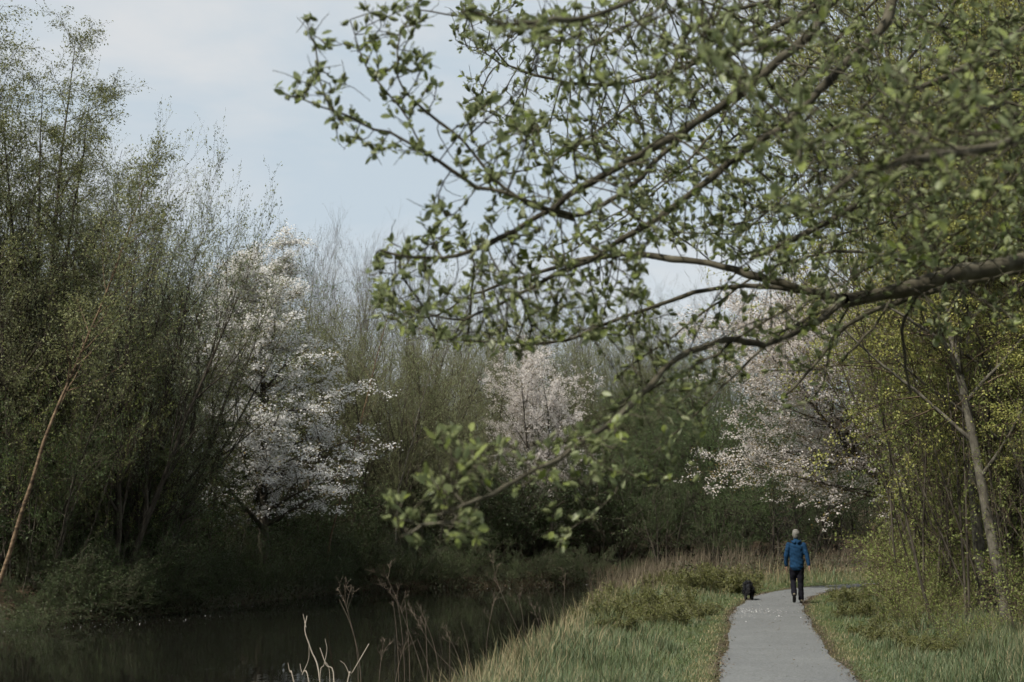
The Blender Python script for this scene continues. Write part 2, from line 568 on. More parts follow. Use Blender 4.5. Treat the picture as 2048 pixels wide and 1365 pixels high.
# ------------------------------------------------------------------ water
m, n, o = new_mat('water')
tcn = n.nodes.new('ShaderNodeTexCoord')
mpn = n.nodes.new('ShaderNodeMapping'); mpn.inputs['Scale'].default_value = (1.0, 0.5, 1)
n1 = n.nodes.new('ShaderNodeTexNoise'); n1.inputs['Scale'].default_value = 2.2; n1.inputs['Detail'].default_value = 3
n.links.new(tcn.outputs['Object'], mpn.inputs['Vector']); n.links.new(mpn.outputs['Vector'], n1.inputs['Vector'])
bp = n.nodes.new('ShaderNodeBump'); bp.inputs['Strength'].default_value = 0.05; bp.inputs['Distance'].default_value = 0.05
n.links.new(n1.outputs['Fac'], bp.inputs['Height'])
pb = n.nodes.new('ShaderNodeBsdfPrincipled')
pb.inputs['Base Color'].default_value = (0.008, 0.008, 0.006, 1); pb.inputs['Roughness'].default_value = 0.03; pb.inputs['IOR'].default_value = 1.33
n.links.new(bp.outputs['Normal'], pb.inputs['Normal']); n.links.new(pb.outputs[0], o.inputs['Surface'])
wx = np.array([-60, 75.0]); wy = np.array([-14, 95.0])
wp = np.concatenate([smooth_line(NEAR + np.array([1.0, -0.3]), 4), smooth_line(FAR + np.array([-1.0, 0.8]), 4)])
me = bpy.data.meshes.new('canal_water')
me.from_pydata([(x, y, WATER_Z) for x, y in wp], [], [list(range(len(wp)))])
me.materials.append(m)
link('canal_water', me, kind='structure')

# ------------------------------------------------------------------ path
m, n, o = new_mat('asphalt')
tcn = n.nodes.new('ShaderNodeTexCoord')
n1 = n.nodes.new('ShaderNodeTexNoise'); n1.inputs['Scale'].default_value = 0.9; n1.inputs['Detail'].default_value = 5
n2 = n.nodes.new('ShaderNodeTexNoise'); n2.inputs['Scale'].default_value = 42; n2.inputs['Detail'].default_value = 8
n3 = n.nodes.new('ShaderNodeTexVoronoi'); n3.inputs['Scale'].default_value = 70
for k in (n1, n2, n3): n.links.new(tcn.outputs['Object'], k.inputs['Vector'])
r1 = ramp(n, [(0.3, (0.098, 0.102, 0.102)), (0.7, (0.122, 0.127, 0.125))])
n.links.new(n1.outputs['Fac'], r1.inputs['Fac'])
r2 = ramp(n, [(0.25, (0.50, 0.50, 0.50)), (0.5, (1.0, 1.0, 1.0)), (0.75, (1.45, 1.45, 1.42))])
n.links.new(n2.outputs['Fac'], r2.inputs['Fac'])
mm = n.nodes.new('ShaderNodeMix'); mm.data_type = 'RGBA'; mm.blend_type = 'MULTIPLY'; mm.inputs['Factor'].default_value = 1.0
n.links.new(r1.outputs['Color'], mm.inputs['A']); n.links.new(r2.outputs['Color'], mm.inputs['B'])
pb = n.nodes.new('ShaderNodeBsdfPrincipled'); pb.inputs['Roughness'].default_value = 0.85; pb.inputs['Specular IOR Level'].default_value = 0.25
n.links.new(mm.outputs['Result'], pb.inputs['Base Color'])
bp = n.nodes.new('ShaderNodeBump'); bp.inputs['Strength'].default_value = 0.5; bp.inputs['Distance'].default_value = 0.006
n.links.new(n3.outputs['Distance'], bp.inputs['Height']); n.links.new(bp.outputs['Normal'], pb.inputs['Normal'])
n.links.new(pb.outputs[0], o.inputs['Surface'])
PL = smooth_line(PATH, 40)
tg = np.gradient(PL, axis=0); tg = norm(tg); nrm2 = np.stack([tg[:, 1], -tg[:, 0]], 1)
k = np.arange(len(PL))
wl = PATH_HW + 0.04 * np.sin(k * 0.061) + 0.025 * np.sin(k * 0.173 + 1) + RNG.normal(0, 0.012, len(PL))
wr = PATH_HW + 0.04 * np.sin(k * 0.053 + 2) + 0.025 * np.sin(k * 0.149) + RNG.normal(0, 0.012, len(PL))
cols = []
for f in (-1, -0.6, -0.2, 0.2, 0.6, 1):
    wv = wl if f < 0 else wr
    xy = PL + nrm2 * (wv * f)[:, None]
    cols.append(np.concatenate([xy, np.full((len(PL), 1), 0.012 - 0.008 * f * f)], 1))
V = np.stack(cols, 1)
ii = np.arange(V.shape[0] * 6).reshape(-1, 6)
q = np.stack([ii[:-1, :-1], ii[:-1, 1:], ii[1:, 1:], ii[1:, :-1]], -1).reshape(-1, 4)
link('path', mesh_np('path', V.reshape(-1, 3), [q], m), kind='structure')

# ------------------------------------------------------------------ trees
def build_tree(name, seed, stems, H, base_r, lean, wob0, trop0, L1, L2, L3, leaves=(), bark='bark_dark', twig='twig_dark', M0=10, base_spread=0.15, sides0=7, L1t=(0.2, 1.0), stem_dirs=None, stem_len=None):
    """multi-stem broadleaf tree standing at the origin: trunk, branches, leaf / blossom crowns.
    L* = (n, angle, sd, length ratio, wobble, trop, flat[, shape])"""
    rng = np.random.default_rng(seed)
    root = empty(name)
    B = stems
    az = np.arange(B) / B * 2 * math.pi + rng.random(B) * 1.2
    start = np.stack([np.cos(az), np.sin(az), np.zeros(B)], 1) * base_spread * (0 if B == 1 else 1)
    if stem_dirs is not None:
        d = np.array(stem_dirs, float)
    else:
        ln = lean * rng.uniform(0.5, 1.2, B)
        d = np.stack([np.cos(az) * ln, np.sin(az) * ln, np.ones(B)], 1)
    start[:, 2] -= 0.25
    Ls = H * (np.array(stem_len) if stem_len is not None else rng.uniform(0.78, 1.0, B))
    P0 = walk(rng, start, d, Ls, M0, wob0, trop0)
    tt = np.linspace(0, 1, M0)
    R0 = base_r * rng.uniform(0.75, 1.05, (B, 1)) * (0.06 + 0.94 * (1 - tt) ** 0.9)[None]
    R0[:, 0] *= 1.35
    mbt = MB(); tubes(mbt, P0, R0, sides0)

    def lev(P, Rr, Lx, M, t0=0.12, t1=1.0, rr=0.55):
        return children(rng, P, Rr, Lx[0], t0, t1, Lx[1], Lx[2], Lx[3], M, Lx[4], Lx[5], rr=rr, flat=Lx[6] if len(Lx) > 6 else 0, shape=Lx[7] if len(Lx) > 7 else None)
    P1, R1 = lev(P0, R0, L1, 7, L1t[0], L1t[1])
    R1 = np.maximum(R1, 0.006)
    tubes(mbt, P1, R1, 5)
    link('trunk', mbt.mesh('trunk', bark), root)
    mb2 = MB()
    P2, R2 = lev(P1, R1, L2, 5); R2 = np.maximum(R2, 0.0035)
    tubes(mb2, P2, R2, 3)
    P3 = None
    if L3:
        P3, R3 = lev(P2, R2, L3, 4); R3 = np.maximum(R3, 0.0025)
        tubes(mb2, P3, R3, 3)
    link('branches', mb2.mesh('branches', twig), root, kind='stuff')
    lv = {1: P1, 2: P2, 3: P3 if P3 is not None else P2}
    for lf in leaves:
        mbl = MB()
        for part in lf['on']:
            if lf.get('cluster'):
                scatter_clusters(rng, mbl, lv[part], lf['frac'], lf['per'], lf['size'], lf['rad'], flat=lf.get('flat', 0.6))
            else:
                P = lv[part]
                if lf.get('frac', 1) < 1:
                    P = P[rng.random(len(P)) < lf['frac']]
                scatter_leaves(rng, mbl, P, lf['n'], lf['size'], wid=lf.get('wid', 0.55), spread=lf.get('spread', 0.05), along=lf.get('along', 0.5), droop=lf.get('droop', 0))
        link(lf.get('name', 'crown'), mbl.mesh('crown', lf['mat'], smooth=False), root, kind='stuff')
    return root


cone = lambda t: 1.15 - 0.75 * t
dome = lambda t: 0.55 + 1.2 * t * (1.15 - t)

PROTO = {}
USED = set()

def tall_birch(name, seed):
    return build_tree(name, seed, 2, 16, 0.12, 0.10, 0.05, 0.02, (26, 0.75, 0.15, 0.24, 0.10, 0.04, 0, cone), (9, 0.7, 0.2, 0.42, 0.14, -0.02), (7, 0.6, 0.25, 0.55, 0.15, -0.16),
                      [dict(on=(2, 3), n=6, size=0.07, mat='l_ochre', spread=0.08, droop=0.3)], bark='bark_dark', twig='twig_dark')

def fan_willow(name, seed, st=7):
    return build_tree(name, seed, st, 11.5, 0.13, 0.42, 0.05, 0.018, (15, 0.55, 0.15, 0.32, 0.08, 0.07), (8, 0.5, 0.15, 0.42, 0.09, 0.08), (4, 0.45, 0.15, 0.5, 0.1, 0.08),
                      [dict(on=(3,), n=5, size=0.08, mat='l_greygreen', spread=0.035, along=0.8)], bark='bark_dark', twig='twig_dark', base_spread=0.5)

def bare_tree(name, seed):
    return build_tree(name, seed, 3, 18, 0.15, 0.16, 0.03, 0.02, (20, 0.55, 0.12, 0.30, 0.06, 0.09), (10, 0.5, 0.15, 0.42, 0.08, 0.10), (5, 0.45, 0.15, 0.5, 0.08, 0.09),
                      [dict(on=(3,), n=2, size=0.06, mat='l_bud', spread=0.02, along=0.8)], bark='bark_grey', twig='bark_grey')

def olive_thicket(name, seed):
    return build_tree(name, seed, 7, 9.5, 0.095, 0.35, 0.06, 0.02, (14, 0.6, 0.2, 0.36, 0.10, 0.04), (7, 0.6, 0.2, 0.45, 0.12, 0.04), (5, 0.5, 0.2, 0.5, 0.12, 0.03),
                      [dict(on=(2, 3), n=4, size=0.065, mat='l_olive', spread=0.06)], bark='bark_dark', twig='twig_olive', base_spread=0.5)

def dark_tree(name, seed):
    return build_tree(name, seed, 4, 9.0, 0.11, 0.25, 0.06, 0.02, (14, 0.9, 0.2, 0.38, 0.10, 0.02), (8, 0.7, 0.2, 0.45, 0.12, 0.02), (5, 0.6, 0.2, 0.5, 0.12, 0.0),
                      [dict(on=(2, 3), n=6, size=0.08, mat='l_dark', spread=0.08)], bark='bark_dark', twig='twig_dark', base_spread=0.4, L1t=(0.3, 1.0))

def bush(name, seed, mat='l_fresh', twig='twig_brown', H=2.2, size=0.07, n=5):
    return build_tree(name, seed, 9, H, 0.02, 0.75, 0.09, 0.0, (9, 0.7, 0.2, 0.45, 0.12, 0.02), (6, 0.6, 0.2, 0.5, 0.12, 0.0), None,
                      [dict(on=(1, 2), n=n, size=size, mat=mat, spread=0.05)], bark=twig, twig=twig, M0=6, base_spread=0.25, sides0=4)

def sapling(name, seed):
    return build_tree(name, seed, 3, 7.5, 0.035, 0.22, 0.05, 0.01, (9, 0.5, 0.15, 0.28, 0.08, 0.05), (6, 0.5, 0.15, 0.45, 0.1, 0.05), (3, 0.5, 0.2, 0.5, 0.1, 0.03),
                      [dict(on=(2, 3), n=4, size=0.065, mat='l_fresh', spread=0.05)], bark='bark_dark', twig='twig_brown', base_spread=0.3, L1t=(0.25, 1.0))


def place(kind, maker, px, Y, top_py, label, cat, group, rz=None, nominal=None, dx=0.0, tilt=(0, 0), wide=1.0):
    """put a tree of a kind so that its foot is on the ground below photo column px at distance Y and its tip near row top_py"""
    X = ground_x(px, Y) + dx
    z = gz(X, Y)
    h = CAMZ + (HORIZON - top_py) / F * Y * 0.985 - z
    sc = h / nominal
    r = random.uniform(0, 6.28) if rz is None else rz
    if kind not in PROTO:
        PROTO[kind] = maker()
    base = PROTO[kind]
    s3 = (sc * wide, sc * wide, sc)
    if kind not in USED:
        USED.add(kind)
        base.location = (X, Y, z); base.rotation_euler = (tilt[0], tilt[1], r); base.scale = s3
        tag(base, label, cat, group)
        return base
    return copy_thing(base, (X, Y, z), r, s3, label, cat, group, tilt)


random.seed(11)
# ---- far bank, from the water's left end along to the bend
lean_birch = build_tree('birch_tree', 21, 1, 12.5, 0.085, 0, 0.035, 0.003, (24, 0.7, 0.15, 0.24, 0.10, 0.05, 0, cone), (9, 0.7, 0.2, 0.42, 0.14, -0.02), (7, 0.6, 0.25, 0.55, 0.15, -0.16),
                        [dict(on=(2, 3), n=4, size=0.07, mat='l_ochre', spread=0.06, droop=0.3)], bark='bark_birch', M0=14, stem_dirs=[(0.27, 0.05, 1)], stem_len=[1.0], sides0=10, L1t=(0.45, 1.0))
X = ground_x(-22, 36.4); lean_birch.location = (X, 36.4, gz(X, 36.4))
tag(lean_birch, 'slender birch with peeling orange bark leaning over the dark bank', 'tree')

place('fan_willow', lambda: fan_willow('willow_shrub', 31), 215, 42.5, 200, 'tall many-stemmed willow fanning up behind the leaning birch, silvery green leaf tips', 'tree', 'far bank willows', nominal=13.2, wide=0.72)
place('fan_willow', None, 300, 46, 330, 'shorter many-stemmed willow stepping down towards the white cherry', 'tree', 'far bank willows', nominal=13.2, wide=0.75)
G = 'ochre birches on the far bank'
place('tall_birch', lambda: tall_birch('birch_tree', 41), 25, 44, -30, 'tallest ochre-leaved birch, cut by the picture corner beside the open sky', 'tree', G, nominal=15.8, rz=0.4)
place('tall_birch', None, -60, 40, -120, 'ochre birch cut off by the picture edge above the leaning birch', 'tree', G, nominal=15.8, rz=2.2)
place('tall_birch', None, 165, 52, 210, 'ochre birch just behind the many-stemmed willow', 'tree', G, nominal=15.8, rz=4.0)
place('tall_birch', None, 15, 41, 60, 'ochre birch crown right above the leaning orange trunk', 'tree', G, nominal=15.8, rz=1.2)
place('tall_birch', None, 100, 45, 150, 'ochre birch with drooping twigs between the tallest birch and the willow', 'tree', G, nominal=15.8, rz=5.2)
GO = 'olive thicket trees crowding the far bank'
for i, (px, Y, tp) in enumerate([(-30, 46, 380), (40, 41, 560), (120, 43.5, 600), (250, 47, 420), (300, 46, 700), (255, 56, 480), (180, 57, 340), (20, 58, 260),
                                 (380, 68, 480), (520, 70, 560), (640, 70, 660), (585, 74, 600), (700, 72, 640)]):
    kind = 'olive_a' if i % 2 else 'olive_b'
    place(kind, (lambda k=kind: olive_thicket('thicket_tree', 51 if k == 'olive_a' else 52)), px, Y, tp, 'olive leafing thicket tree crowded on the far bank between birches and white cherry', 'tree', GO, nominal=10.6)
for i, (px, Y, tp) in enumerate([(760, 68, 650), (820, 72, 620), (880, 70, 690), (790, 78, 560), (905, 80, 640), (850, 67.5, 800)]):
    kind = 'olive_a' if i % 2 else 'olive_b'
    place(kind, None, px, Y, tp, 'olive thicket tree between the white cherry and the pale pink cherry', 'tree', 'olive trees between the cherries', nominal=10.6)
G = 'dark evergreen understorey of the far bank'
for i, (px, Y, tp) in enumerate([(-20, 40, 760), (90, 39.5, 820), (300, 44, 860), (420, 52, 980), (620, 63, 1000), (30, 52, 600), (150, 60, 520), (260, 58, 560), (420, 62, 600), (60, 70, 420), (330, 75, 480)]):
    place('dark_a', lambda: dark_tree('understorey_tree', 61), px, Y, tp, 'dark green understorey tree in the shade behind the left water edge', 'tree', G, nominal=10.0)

# white cherry
cherry = build_tree('cherry_tree', 71, 1, 13.2, 0.17, 0, 0.03, 0.01, (66, 1.12, 0.15, 0.235, 0.11, 0.045, 0.1, lambda t: 1.1 - 0.75 * t ** 1.6), (8, 0.8, 0.25, 0.45, 0.14, 0.03, 0.15), (5, 0.7, 0.2, 0.5, 0.12, 0.0, 0.4),
                    [dict(name='blossom', cluster=True, on=(3,), frac=3.0, per=9, size=0.064, rad=0.10, flat=0.75, mat='b_white'),
                     dict(on=(2, 3), n=4, size=0.075, mat='l_bronze', spread=0.08, frac=0.8), dict(name='young_leaves', on=(2, 3), n=5, size=0.075, mat='l_olive', spread=0.12)], bark='bark_dark', stem_dirs=[(0.03, 0, 1)], stem_len=[1.0], L1t=(0.17, 1.0))
X = ground_x(530, 54.5); cherry.location = (X, 54.5, gz(X, 54.5)); cherry.scale = (1.4, 1.4, 0.98); cherry.rotation_euler = (0, 0, 2.2)
tag(cherry, 'white flowering cherry in full bloom on the far bank, tiers of blossom over the water', 'tree', 'flowering cherries')

# pale pink cherry in the middle distance
pc = build_tree('cherry_tree', 72, 3, 11.5, 0.13, 0.22, 0.05, 0.02, (22, 0.85, 0.15, 0.36, 0.09, 0.05, 0, dome), (8, 0.6, 0.2, 0.42, 0.1, 0.04), (5, 0.6, 0.2, 0.5, 0.12, 0.0),
                [dict(name='blossom', cluster=True, on=(3,), frac=2.6, per=7, size=0.064, rad=0.09, mat='b_pink'), dict(on=(3,), n=2, size=0.06, mat='l_bronze', spread=0.06)], bark='bark_dark')
X = ground_x(1080, 74); pc.location = (X, 74, gz(X, 74)); pc.scale = (0.98, 0.98, 0.98)
tag(pc, 'pale pink flowering cherry beyond the bend of the water, behind the drooping willow branch', 'tree', 'flowering cherries')

# distant bare stand
G = 'bare grey trees standing behind the white cherry'
for i, (px, Y, tp) in enumerate([(575, 88, 430), (630, 92, 415), (690, 90, 440), (520, 86, 400), (745, 96, 470), (800, 94, 455), (850, 100, 500), (905, 96, 490), (470, 90, 480), (660, 100, 450)]):
    kind = 'bare_a' if i % 2 else 'bare_b'
    place(kind, (lambda k=kind: bare_tree('bare_tree', 81 if k == 'bare_a' else 82)), px, Y, tp, 'bare grey twiggy tree of the distant stand beyond the white cherry', 'tree', G, nominal=20.5, wide=0.85)
G = 'bare grey trees far beyond the bend'
for i, (px, Y, tp) in enumerate([(960, 100, 495), (1020, 104, 515), (1085, 98, 515), (1150, 104, 525), (1215, 100, 515), (1280, 106, 555), (1345, 100, 545), (1410, 104, 555), (1480, 98, 545), (1560, 104, 555)]):
    place('bare_a' if i % 2 else 'bare_b', None, px, Y, tp, 'bare grey tree far beyond the bend, seen through the willow twigs', 'tree', G, nominal=20.5)
# trees behind the reeds
G = 'dark trees behind the reeds'
for i, (px, Y, tp) in enumerate([(940, 80, 860), (1010, 83, 880), (1180, 80, 900), (1240, 76, 830), (1300, 78, 780), (1360, 82, 760), (1420, 78, 800), (1480, 80, 780), (1540, 74, 830), (1600, 78, 760), (1330, 72, 920), (1450, 73, 930), (1390, 88, 720), (1250, 90, 720), (1520, 90, 700), (1640, 86, 760), (1690, 90, 740), (1740, 86, 780), (1790, 92, 760), (1610, 95, 700), (1665, 80, 900), (1720, 82, 900)]):
    place('dark_a' if i % 2 else 'dark_b', (lambda: dark_tree('understorey_tree', 62)), px, Y, tp, 'dark green tree with thin stems behind the brown reeds at the bend', 'tree', G, nominal=10.0)
G = 'olive trees beyond the bend'
for i, (px, Y, tp) in enumerate([(960, 88, 660), (1120, 90, 680), (1190, 86, 700), (1290, 92, 680), (1440, 92, 690), (1360, 95, 660), (1000, 94, 625), (1075, 96, 640), (1160, 95, 630), (1240, 97, 640), (1320, 90, 650), (1400, 97, 640)]):
    place('olive_a' if i % 2 else 'olive_b', None, px, Y, tp, 'olive leafing tree beyond the bend, behind the pale pink cherry', 'tree', G, nominal=10.6)

# slim pale birch saplings leaning on the far bank
def slim(px0, py0, px1, py1, Y, seed, label):
    a = at(px0, py0, Y); b = at(px1, py1, Y)
    rng = np.random.default_rng(seed)
    root = empty('birch_sapling', tuple(a))
    M = 10
    P = a + (b - a) * np.linspace(0, 1, M)[:, None] + rng.normal(0, 0.05, (M, 3)) - a
    P[0] = 0, 0, -0.3 - (a[2] - gz(a[0], a[1]))
    mbx = MB(); tubes(mbx, P[None], np.linspace(0.05, 0.015, M)[None], 6)
    link('trunk', mbx.mesh('trunk', 'bark_birch' if seed % 2 else 'bark_pale'), root)
    C, CR = children(rng, P[None], np.linspace(0.03, 0.012, M)[None], 14, 0.35, 1.0, 0.6, 0.15, 0.16, 5, 0.1, 0.05)
    mbx = MB(); tubes(mbx, C, np.maximum(CR, 0.004), 3)
    link('branches', mbx.mesh('branches', 'twig_brown'), root, kind='stuff')
    mbx = MB(); scatter_leaves(rng, mbx, C, 9, 0.07)
    link('crown', mbx.mesh('crown', 'l_ochre', False), root, kind='stuff')
    tag(root, label, 'sapling', 'slim leaning saplings')

slim(648, 1130, 778, 620, 60, 91, 'thin pale sapling leaning along the edge of the white cherry')
slim(790, 1020, 872, 690, 66, 92, 'thin sapling with pale stem between the two far cherries')
slim(2, 840, 45, 620, 42, 93, 'thin reddish sapling stem in the dark wood near the picture edge')

# ---- right-hand side
rc = build_tree('cherry_tree', 73, 2, 9.8, 0.12, 0, 0.04, 0.012, (26, 0.9, 0.2, 0.40, 0.09, 0.02, 0.2, dome), (9, 0.75, 0.2, 0.45, 0.12, -0.02, 0.3), (6, 0.6, 0.2, 0.5, 0.12, -0.02),
                [dict(name='blossom', cluster=True, on=(3,), frac=2.6, per=9, size=0.052, rad=0.09, mat='b_pink'), dict(on=(2, 3), n=6, size=0.06, mat='l_bronze', spread=0.08)],
                bark='bark_dark', stem_dirs=[(-0.66, 0.02, 1), (-0.25, 0.15, 1)], stem_len=[1.0, 0.95], L1t=(0.34, 1.0))
rc.location = (13.8, 43.0, gz(13.8, 43.0)); rc.scale = (1.2, 1.2, 0.95)
tag(rc, 'pink flowering cherry leaning out over the path beyond the walking man', 'tree', 'flowering cherries')

copy_thing(rc, (15.0, 41.0, gz(15.0, 41.0)), -0.25, (1.1, 1.1, 0.95), 'second pale cherry deeper in the wood beside the one leaning over the path', 'tree', 'flowering cherries')

def maple(name, seed, dirs, lens, H, fr=2.1):
    return build_tree(name, seed, len(dirs), H, 0.10, 0, 0.018, 0.004, (26, 0.85, 0.2, 0.28, 0.09, 0.03), (8, 0.7, 0.2, 0.45, 0.12, 0.0), (5, 0.6, 0.2, 0.5, 0.12, 0.0),
                      [dict(name='flowers', cluster=True, on=(3,), frac=fr, per=24, size=0.037, rad=0.095, flat=0.7, mat='l_maple')], bark='bark_pale', twig='twig_brown', stem_dirs=dirs, stem_len=lens, base_spread=0.35, sides0=10, L1t=(0.2, 1.0), M0=14)
mpl = maple('maple_tree', 101, [(-0.10, 0.03, 1)], [1.0], 13)
mpl.location = (7.7, 22.3, gz(7.7, 22.3))
tag(mpl, 'pale-barked maple with yellow-green flower clusters at the verge, slim trunk nearest the path', 'tree', 'yellow flowering maples')
mpl2 = maple('maple_tree', 102, [(-0.05, 0.05, 1)], [1.0], 14, 1.2)
mpl2.location = (8.25, 25.2, gz(8.25, 25.2)); mpl2.scale = (1.1, 1.1, 1.05)
tag(mpl2, 'stout maple trunk standing just behind the slim pale one', 'tree', 'yellow flowering maples')
mpl3 = copy_thing(mpl, (9.05, 23.6, gz(9.05, 23.6)), 0.3, 0.95, 'maple with yellow flowers leaning in from the picture edge', 'tree', 'yellow flowering maples', tilt=(0, -0.12))
G = 'yellow flowering maples'
copy_thing(mpl, (8.7, 26.6, gz(8.7, 26.6)), 3.1, 0.8, 'young yellow-flowered maple between the saplings behind the stout trunk', 'tree', G)
copy_thing(mpl, (9.0, 22.4, gz(9.0, 22.4)), 5.0, 0.85, 'yellow-flowered maple just inside the picture edge beside the slim trunk', 'tree', G)
copy_thing(mpl, (12.8, 33, gz(12.8, 33)), 4.0, 1.0, 'yellow-flowered maple deeper in the wood behind the stout trunk', 'tree', G)
G = 'leafing trees in the wood beside the path'
for i, (x, y, sc) in enumerate([(10.8, 27.8, 1.35), (12.6, 29, 1.5), (14.2, 38, 1.55), (18, 36, 1.7), (20.5, 43, 1.7), (24, 48, 1.7), (13.5, 31, 1.15), (16, 35, 1.3), (12, 37, 0.85), (17.5, 41, 1.3), (15.5, 29, 1.25), (19, 47, 1.3), (16, 49, 1.0), (22, 52, 1.2), (11.3, 30.5, 0.75)]):
    copy_thing(PROTO['olive_a' if i % 2 else 'olive_b'], (x, y, gz(x, y)), i * 1.3, sc, 'olive leafing tree in the wood on the side of the path away from the water', 'tree', G)
G = 'thin stems of the thicket beside the path'
for i, (x, y, sc, tl) in enumerate([(8.5, 29, 0.75, -0.15), (9.3, 30.5, 0.8, -0.25), (8.3, 26.5, 0.6, -0.1), (9.9, 33, 0.9, -0.25), (10.6, 35.5, 0.85, -0.2), (8.9, 27.8, 0.9, -0.3), (9.4, 25.3, 0.8, 0.0), (10.2, 28.2, 1.0, -0.2), (11.4, 38, 0.9, -0.2), (10.0, 23.5, 0.8, 0.1), (8.9, 22.6, 0.6, 0.05), (8.2, 24.9, 0.75, -0.2), (8.0, 23.2, 0.7, -0.12), (8.6, 30.2, 0.7, -0.3), (9.0, 32.2, 0.8, -0.3), (9.9, 36.8, 0.9, -0.3), (9.2, 26.6, 1.0, -0.15), (10.8, 30.4, 1.1, -0.2), (11.6, 34.4, 1.1, -0.25), (7.6, 21.4, 0.5, 0.0), (9.2, 21.6, 0.7, 0.1), (10.9, 25.2, 1.0, 0.0), (8.4, 20.0, 0.55, 0.1), (9.7, 29.4, 1.0, -0.35), (12.3, 40.5, 1.0, -0.2)]):
    if 'sapling' not in PROTO:
        PROTO['sapling'] = sapling('sapling', 111)
        o = PROTO['sapling']; o.location = (x, y, gz(x, y)); o.scale = (sc,) * 3; o.rotation_euler = (0, tl, 1.0)
        tag(o, 'thin dark-stemmed sapling leaning in the thicket between maple trunks and cherry', 'sapling', G)
    else:
        copy_thing(PROTO['sapling'], (x, y, gz(x, y)), i * 1.1, sc, 'thin dark-stemmed sapling leaning in the thicket between maple trunks and cherry', 'sapling', G, tilt=(0, tl))

# ---- bushes
def put_bush(kind, maker, x, y, sc, label, group, rz):
    z = gz(x, y)
    if kind not in PROTO:
        o = PROTO[kind] = maker()
        o.location = (x, y, z); o.scale = (sc,) * 3; o.rotation_euler = (0, 0, rz)
        tag(o, label, 'bush', group)
        return o
    return copy_thing(PROTO[kind], (x, y, z), rz, sc, label, 'bush', group)

fresh = lambda: bush('leafy_bush', 121)
for i, (x, y, s) in enumerate([(6.6, 20.9, 0.32), (6.6, 23.0, 0.36), (7.0, 25.2, 0.45), (7.4, 26.8, 0.55), (7.7, 19.6, 0.4), (8.5, 22.4, 0.7), (8.9, 20.4, 0.6), (7.7, 25.6, 0.6), (8.4, 28.2, 0.7), (8.9, 31.0, 0.75), (9.5, 33.6, 0.8), (10.2, 36.4, 0.9), (11.2, 39.0, 0.9), (12.2, 42, 1.0), (7.9, 21.2, 0.5), (8.7, 24.0, 0.6), (9.6, 27.4, 0.8), (10.5, 31.5, 0.95), (13.3, 45.5, 1.1), (14.8, 47.4, 1.0)]):
    put_bush('fresh', fresh, x, y, s, 'low fresh green bush along the foot of the wood beside the path', 'fresh green bushes beside the path', i * 0.9)
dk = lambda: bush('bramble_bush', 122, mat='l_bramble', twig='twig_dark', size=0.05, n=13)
rb = np.random.default_rng(5)
fs = smooth_line(FAR, 10)
for i, k in enumerate(range(46, 112, 2)):
    p = fs[k]; t = norm(fs[min(k + 1, len(fs) - 1)] - fs[k - 1]); nn = np.array([t[1], -t[0]])
    if not (in_poly((p + nn * 1.0)[None], POLY_C)[0]): pass
    else: nn = -nn
    q2 = p + nn * rb.uniform(0.15, 2.0)
    if abs(q2[0]) / q2[1] > 0.42 or (q2[0] / q2[1] < -0.30 and q2[1] < 39): continue
    put_bush('bramble', dk, q2[0], q2[1], rb.uniform(0.6, 1.15), 'dark bramble bush trailing to the water along the far bank', 'bramble bushes of the far bank', i * 1.7)

G = 'tall ochre trees in the wood beside the path'
for i, (x, y, sc) in enumerate([(11.6, 31.5, 0.95), (9.9, 28.6, 0.8), (13.2, 35, 1.0), (15.5, 41, 1.0), (14.6, 33, 1.0)]):
    copy_thing(PROTO['tall_birch'], (x, y, gz(x, y)), 0.7 + i * 1.9, sc, 'tall ochre-leaved tree behind the willow limbs in the wood beside the path', 'tree', G)
# second row of tall dark bushes closing the wood at eye level
rb = np.random.default_rng(15)
for i, k in enumerate(range(12, 118, 2)):
    p = fs[k]; t = norm(fs[min(k + 1, len(fs) - 1)] - fs[k - 1]); nn = np.array([t[1], -t[0]])
    if in_poly((p + nn * 1.0)[None], POLY_C)[0]: nn = -nn
    q2 = p + nn * rb.uniform(3.5, 9)
    if abs(q2[0]) / q2[1] > 0.42: continue
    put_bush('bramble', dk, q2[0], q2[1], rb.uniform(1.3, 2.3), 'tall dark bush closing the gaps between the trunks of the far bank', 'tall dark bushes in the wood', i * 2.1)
for i, (x, y, s) in enumerate([(11.8, 33.5, 1.3), (12.6, 37, 1.4), (13.6, 40, 1.5), (14.6, 44, 1.6), (16, 47, 1.6), (18, 50, 1.8), (10.6, 29.6, 1.1), (9.8, 25.4, 0.9), (11.0, 26.5, 1.2), (20.5, 54, 1.8), (16.5, 55.5, 1.3)]):
    put_bush('fresh', fresh, x, y, s, 'large leafy bush deeper in the wood behind the maple trunks', 'large leafy bushes in the wood', i * 1.4)

G = 'thin stems in the far bank shade'
for i, (px, Yd, sc) in enumerate([(30, 39, 0.8), (85, 40.5, 0.9), (130, 40, 0.7), (190, 41.5, 1.0), (235, 43, 0.9), (290, 44, 1.0), (345, 46.5, 0.9), (395, 49, 1.0), (60, 43, 1.1), (160, 44, 1.1), (450, 52, 0.8), (490, 55, 0.9)]):
    X = ground_x(px, Yd)
    copy_thing(PROTO['sapling'], (X, Yd, gz(X, Yd)), i * 1.7, sc, 'thin dark sapling stems in the shade of the far bank below the birches and willow', 'sapling', G, tilt=(0, 0.12 * math.sin(i * 2.3)))

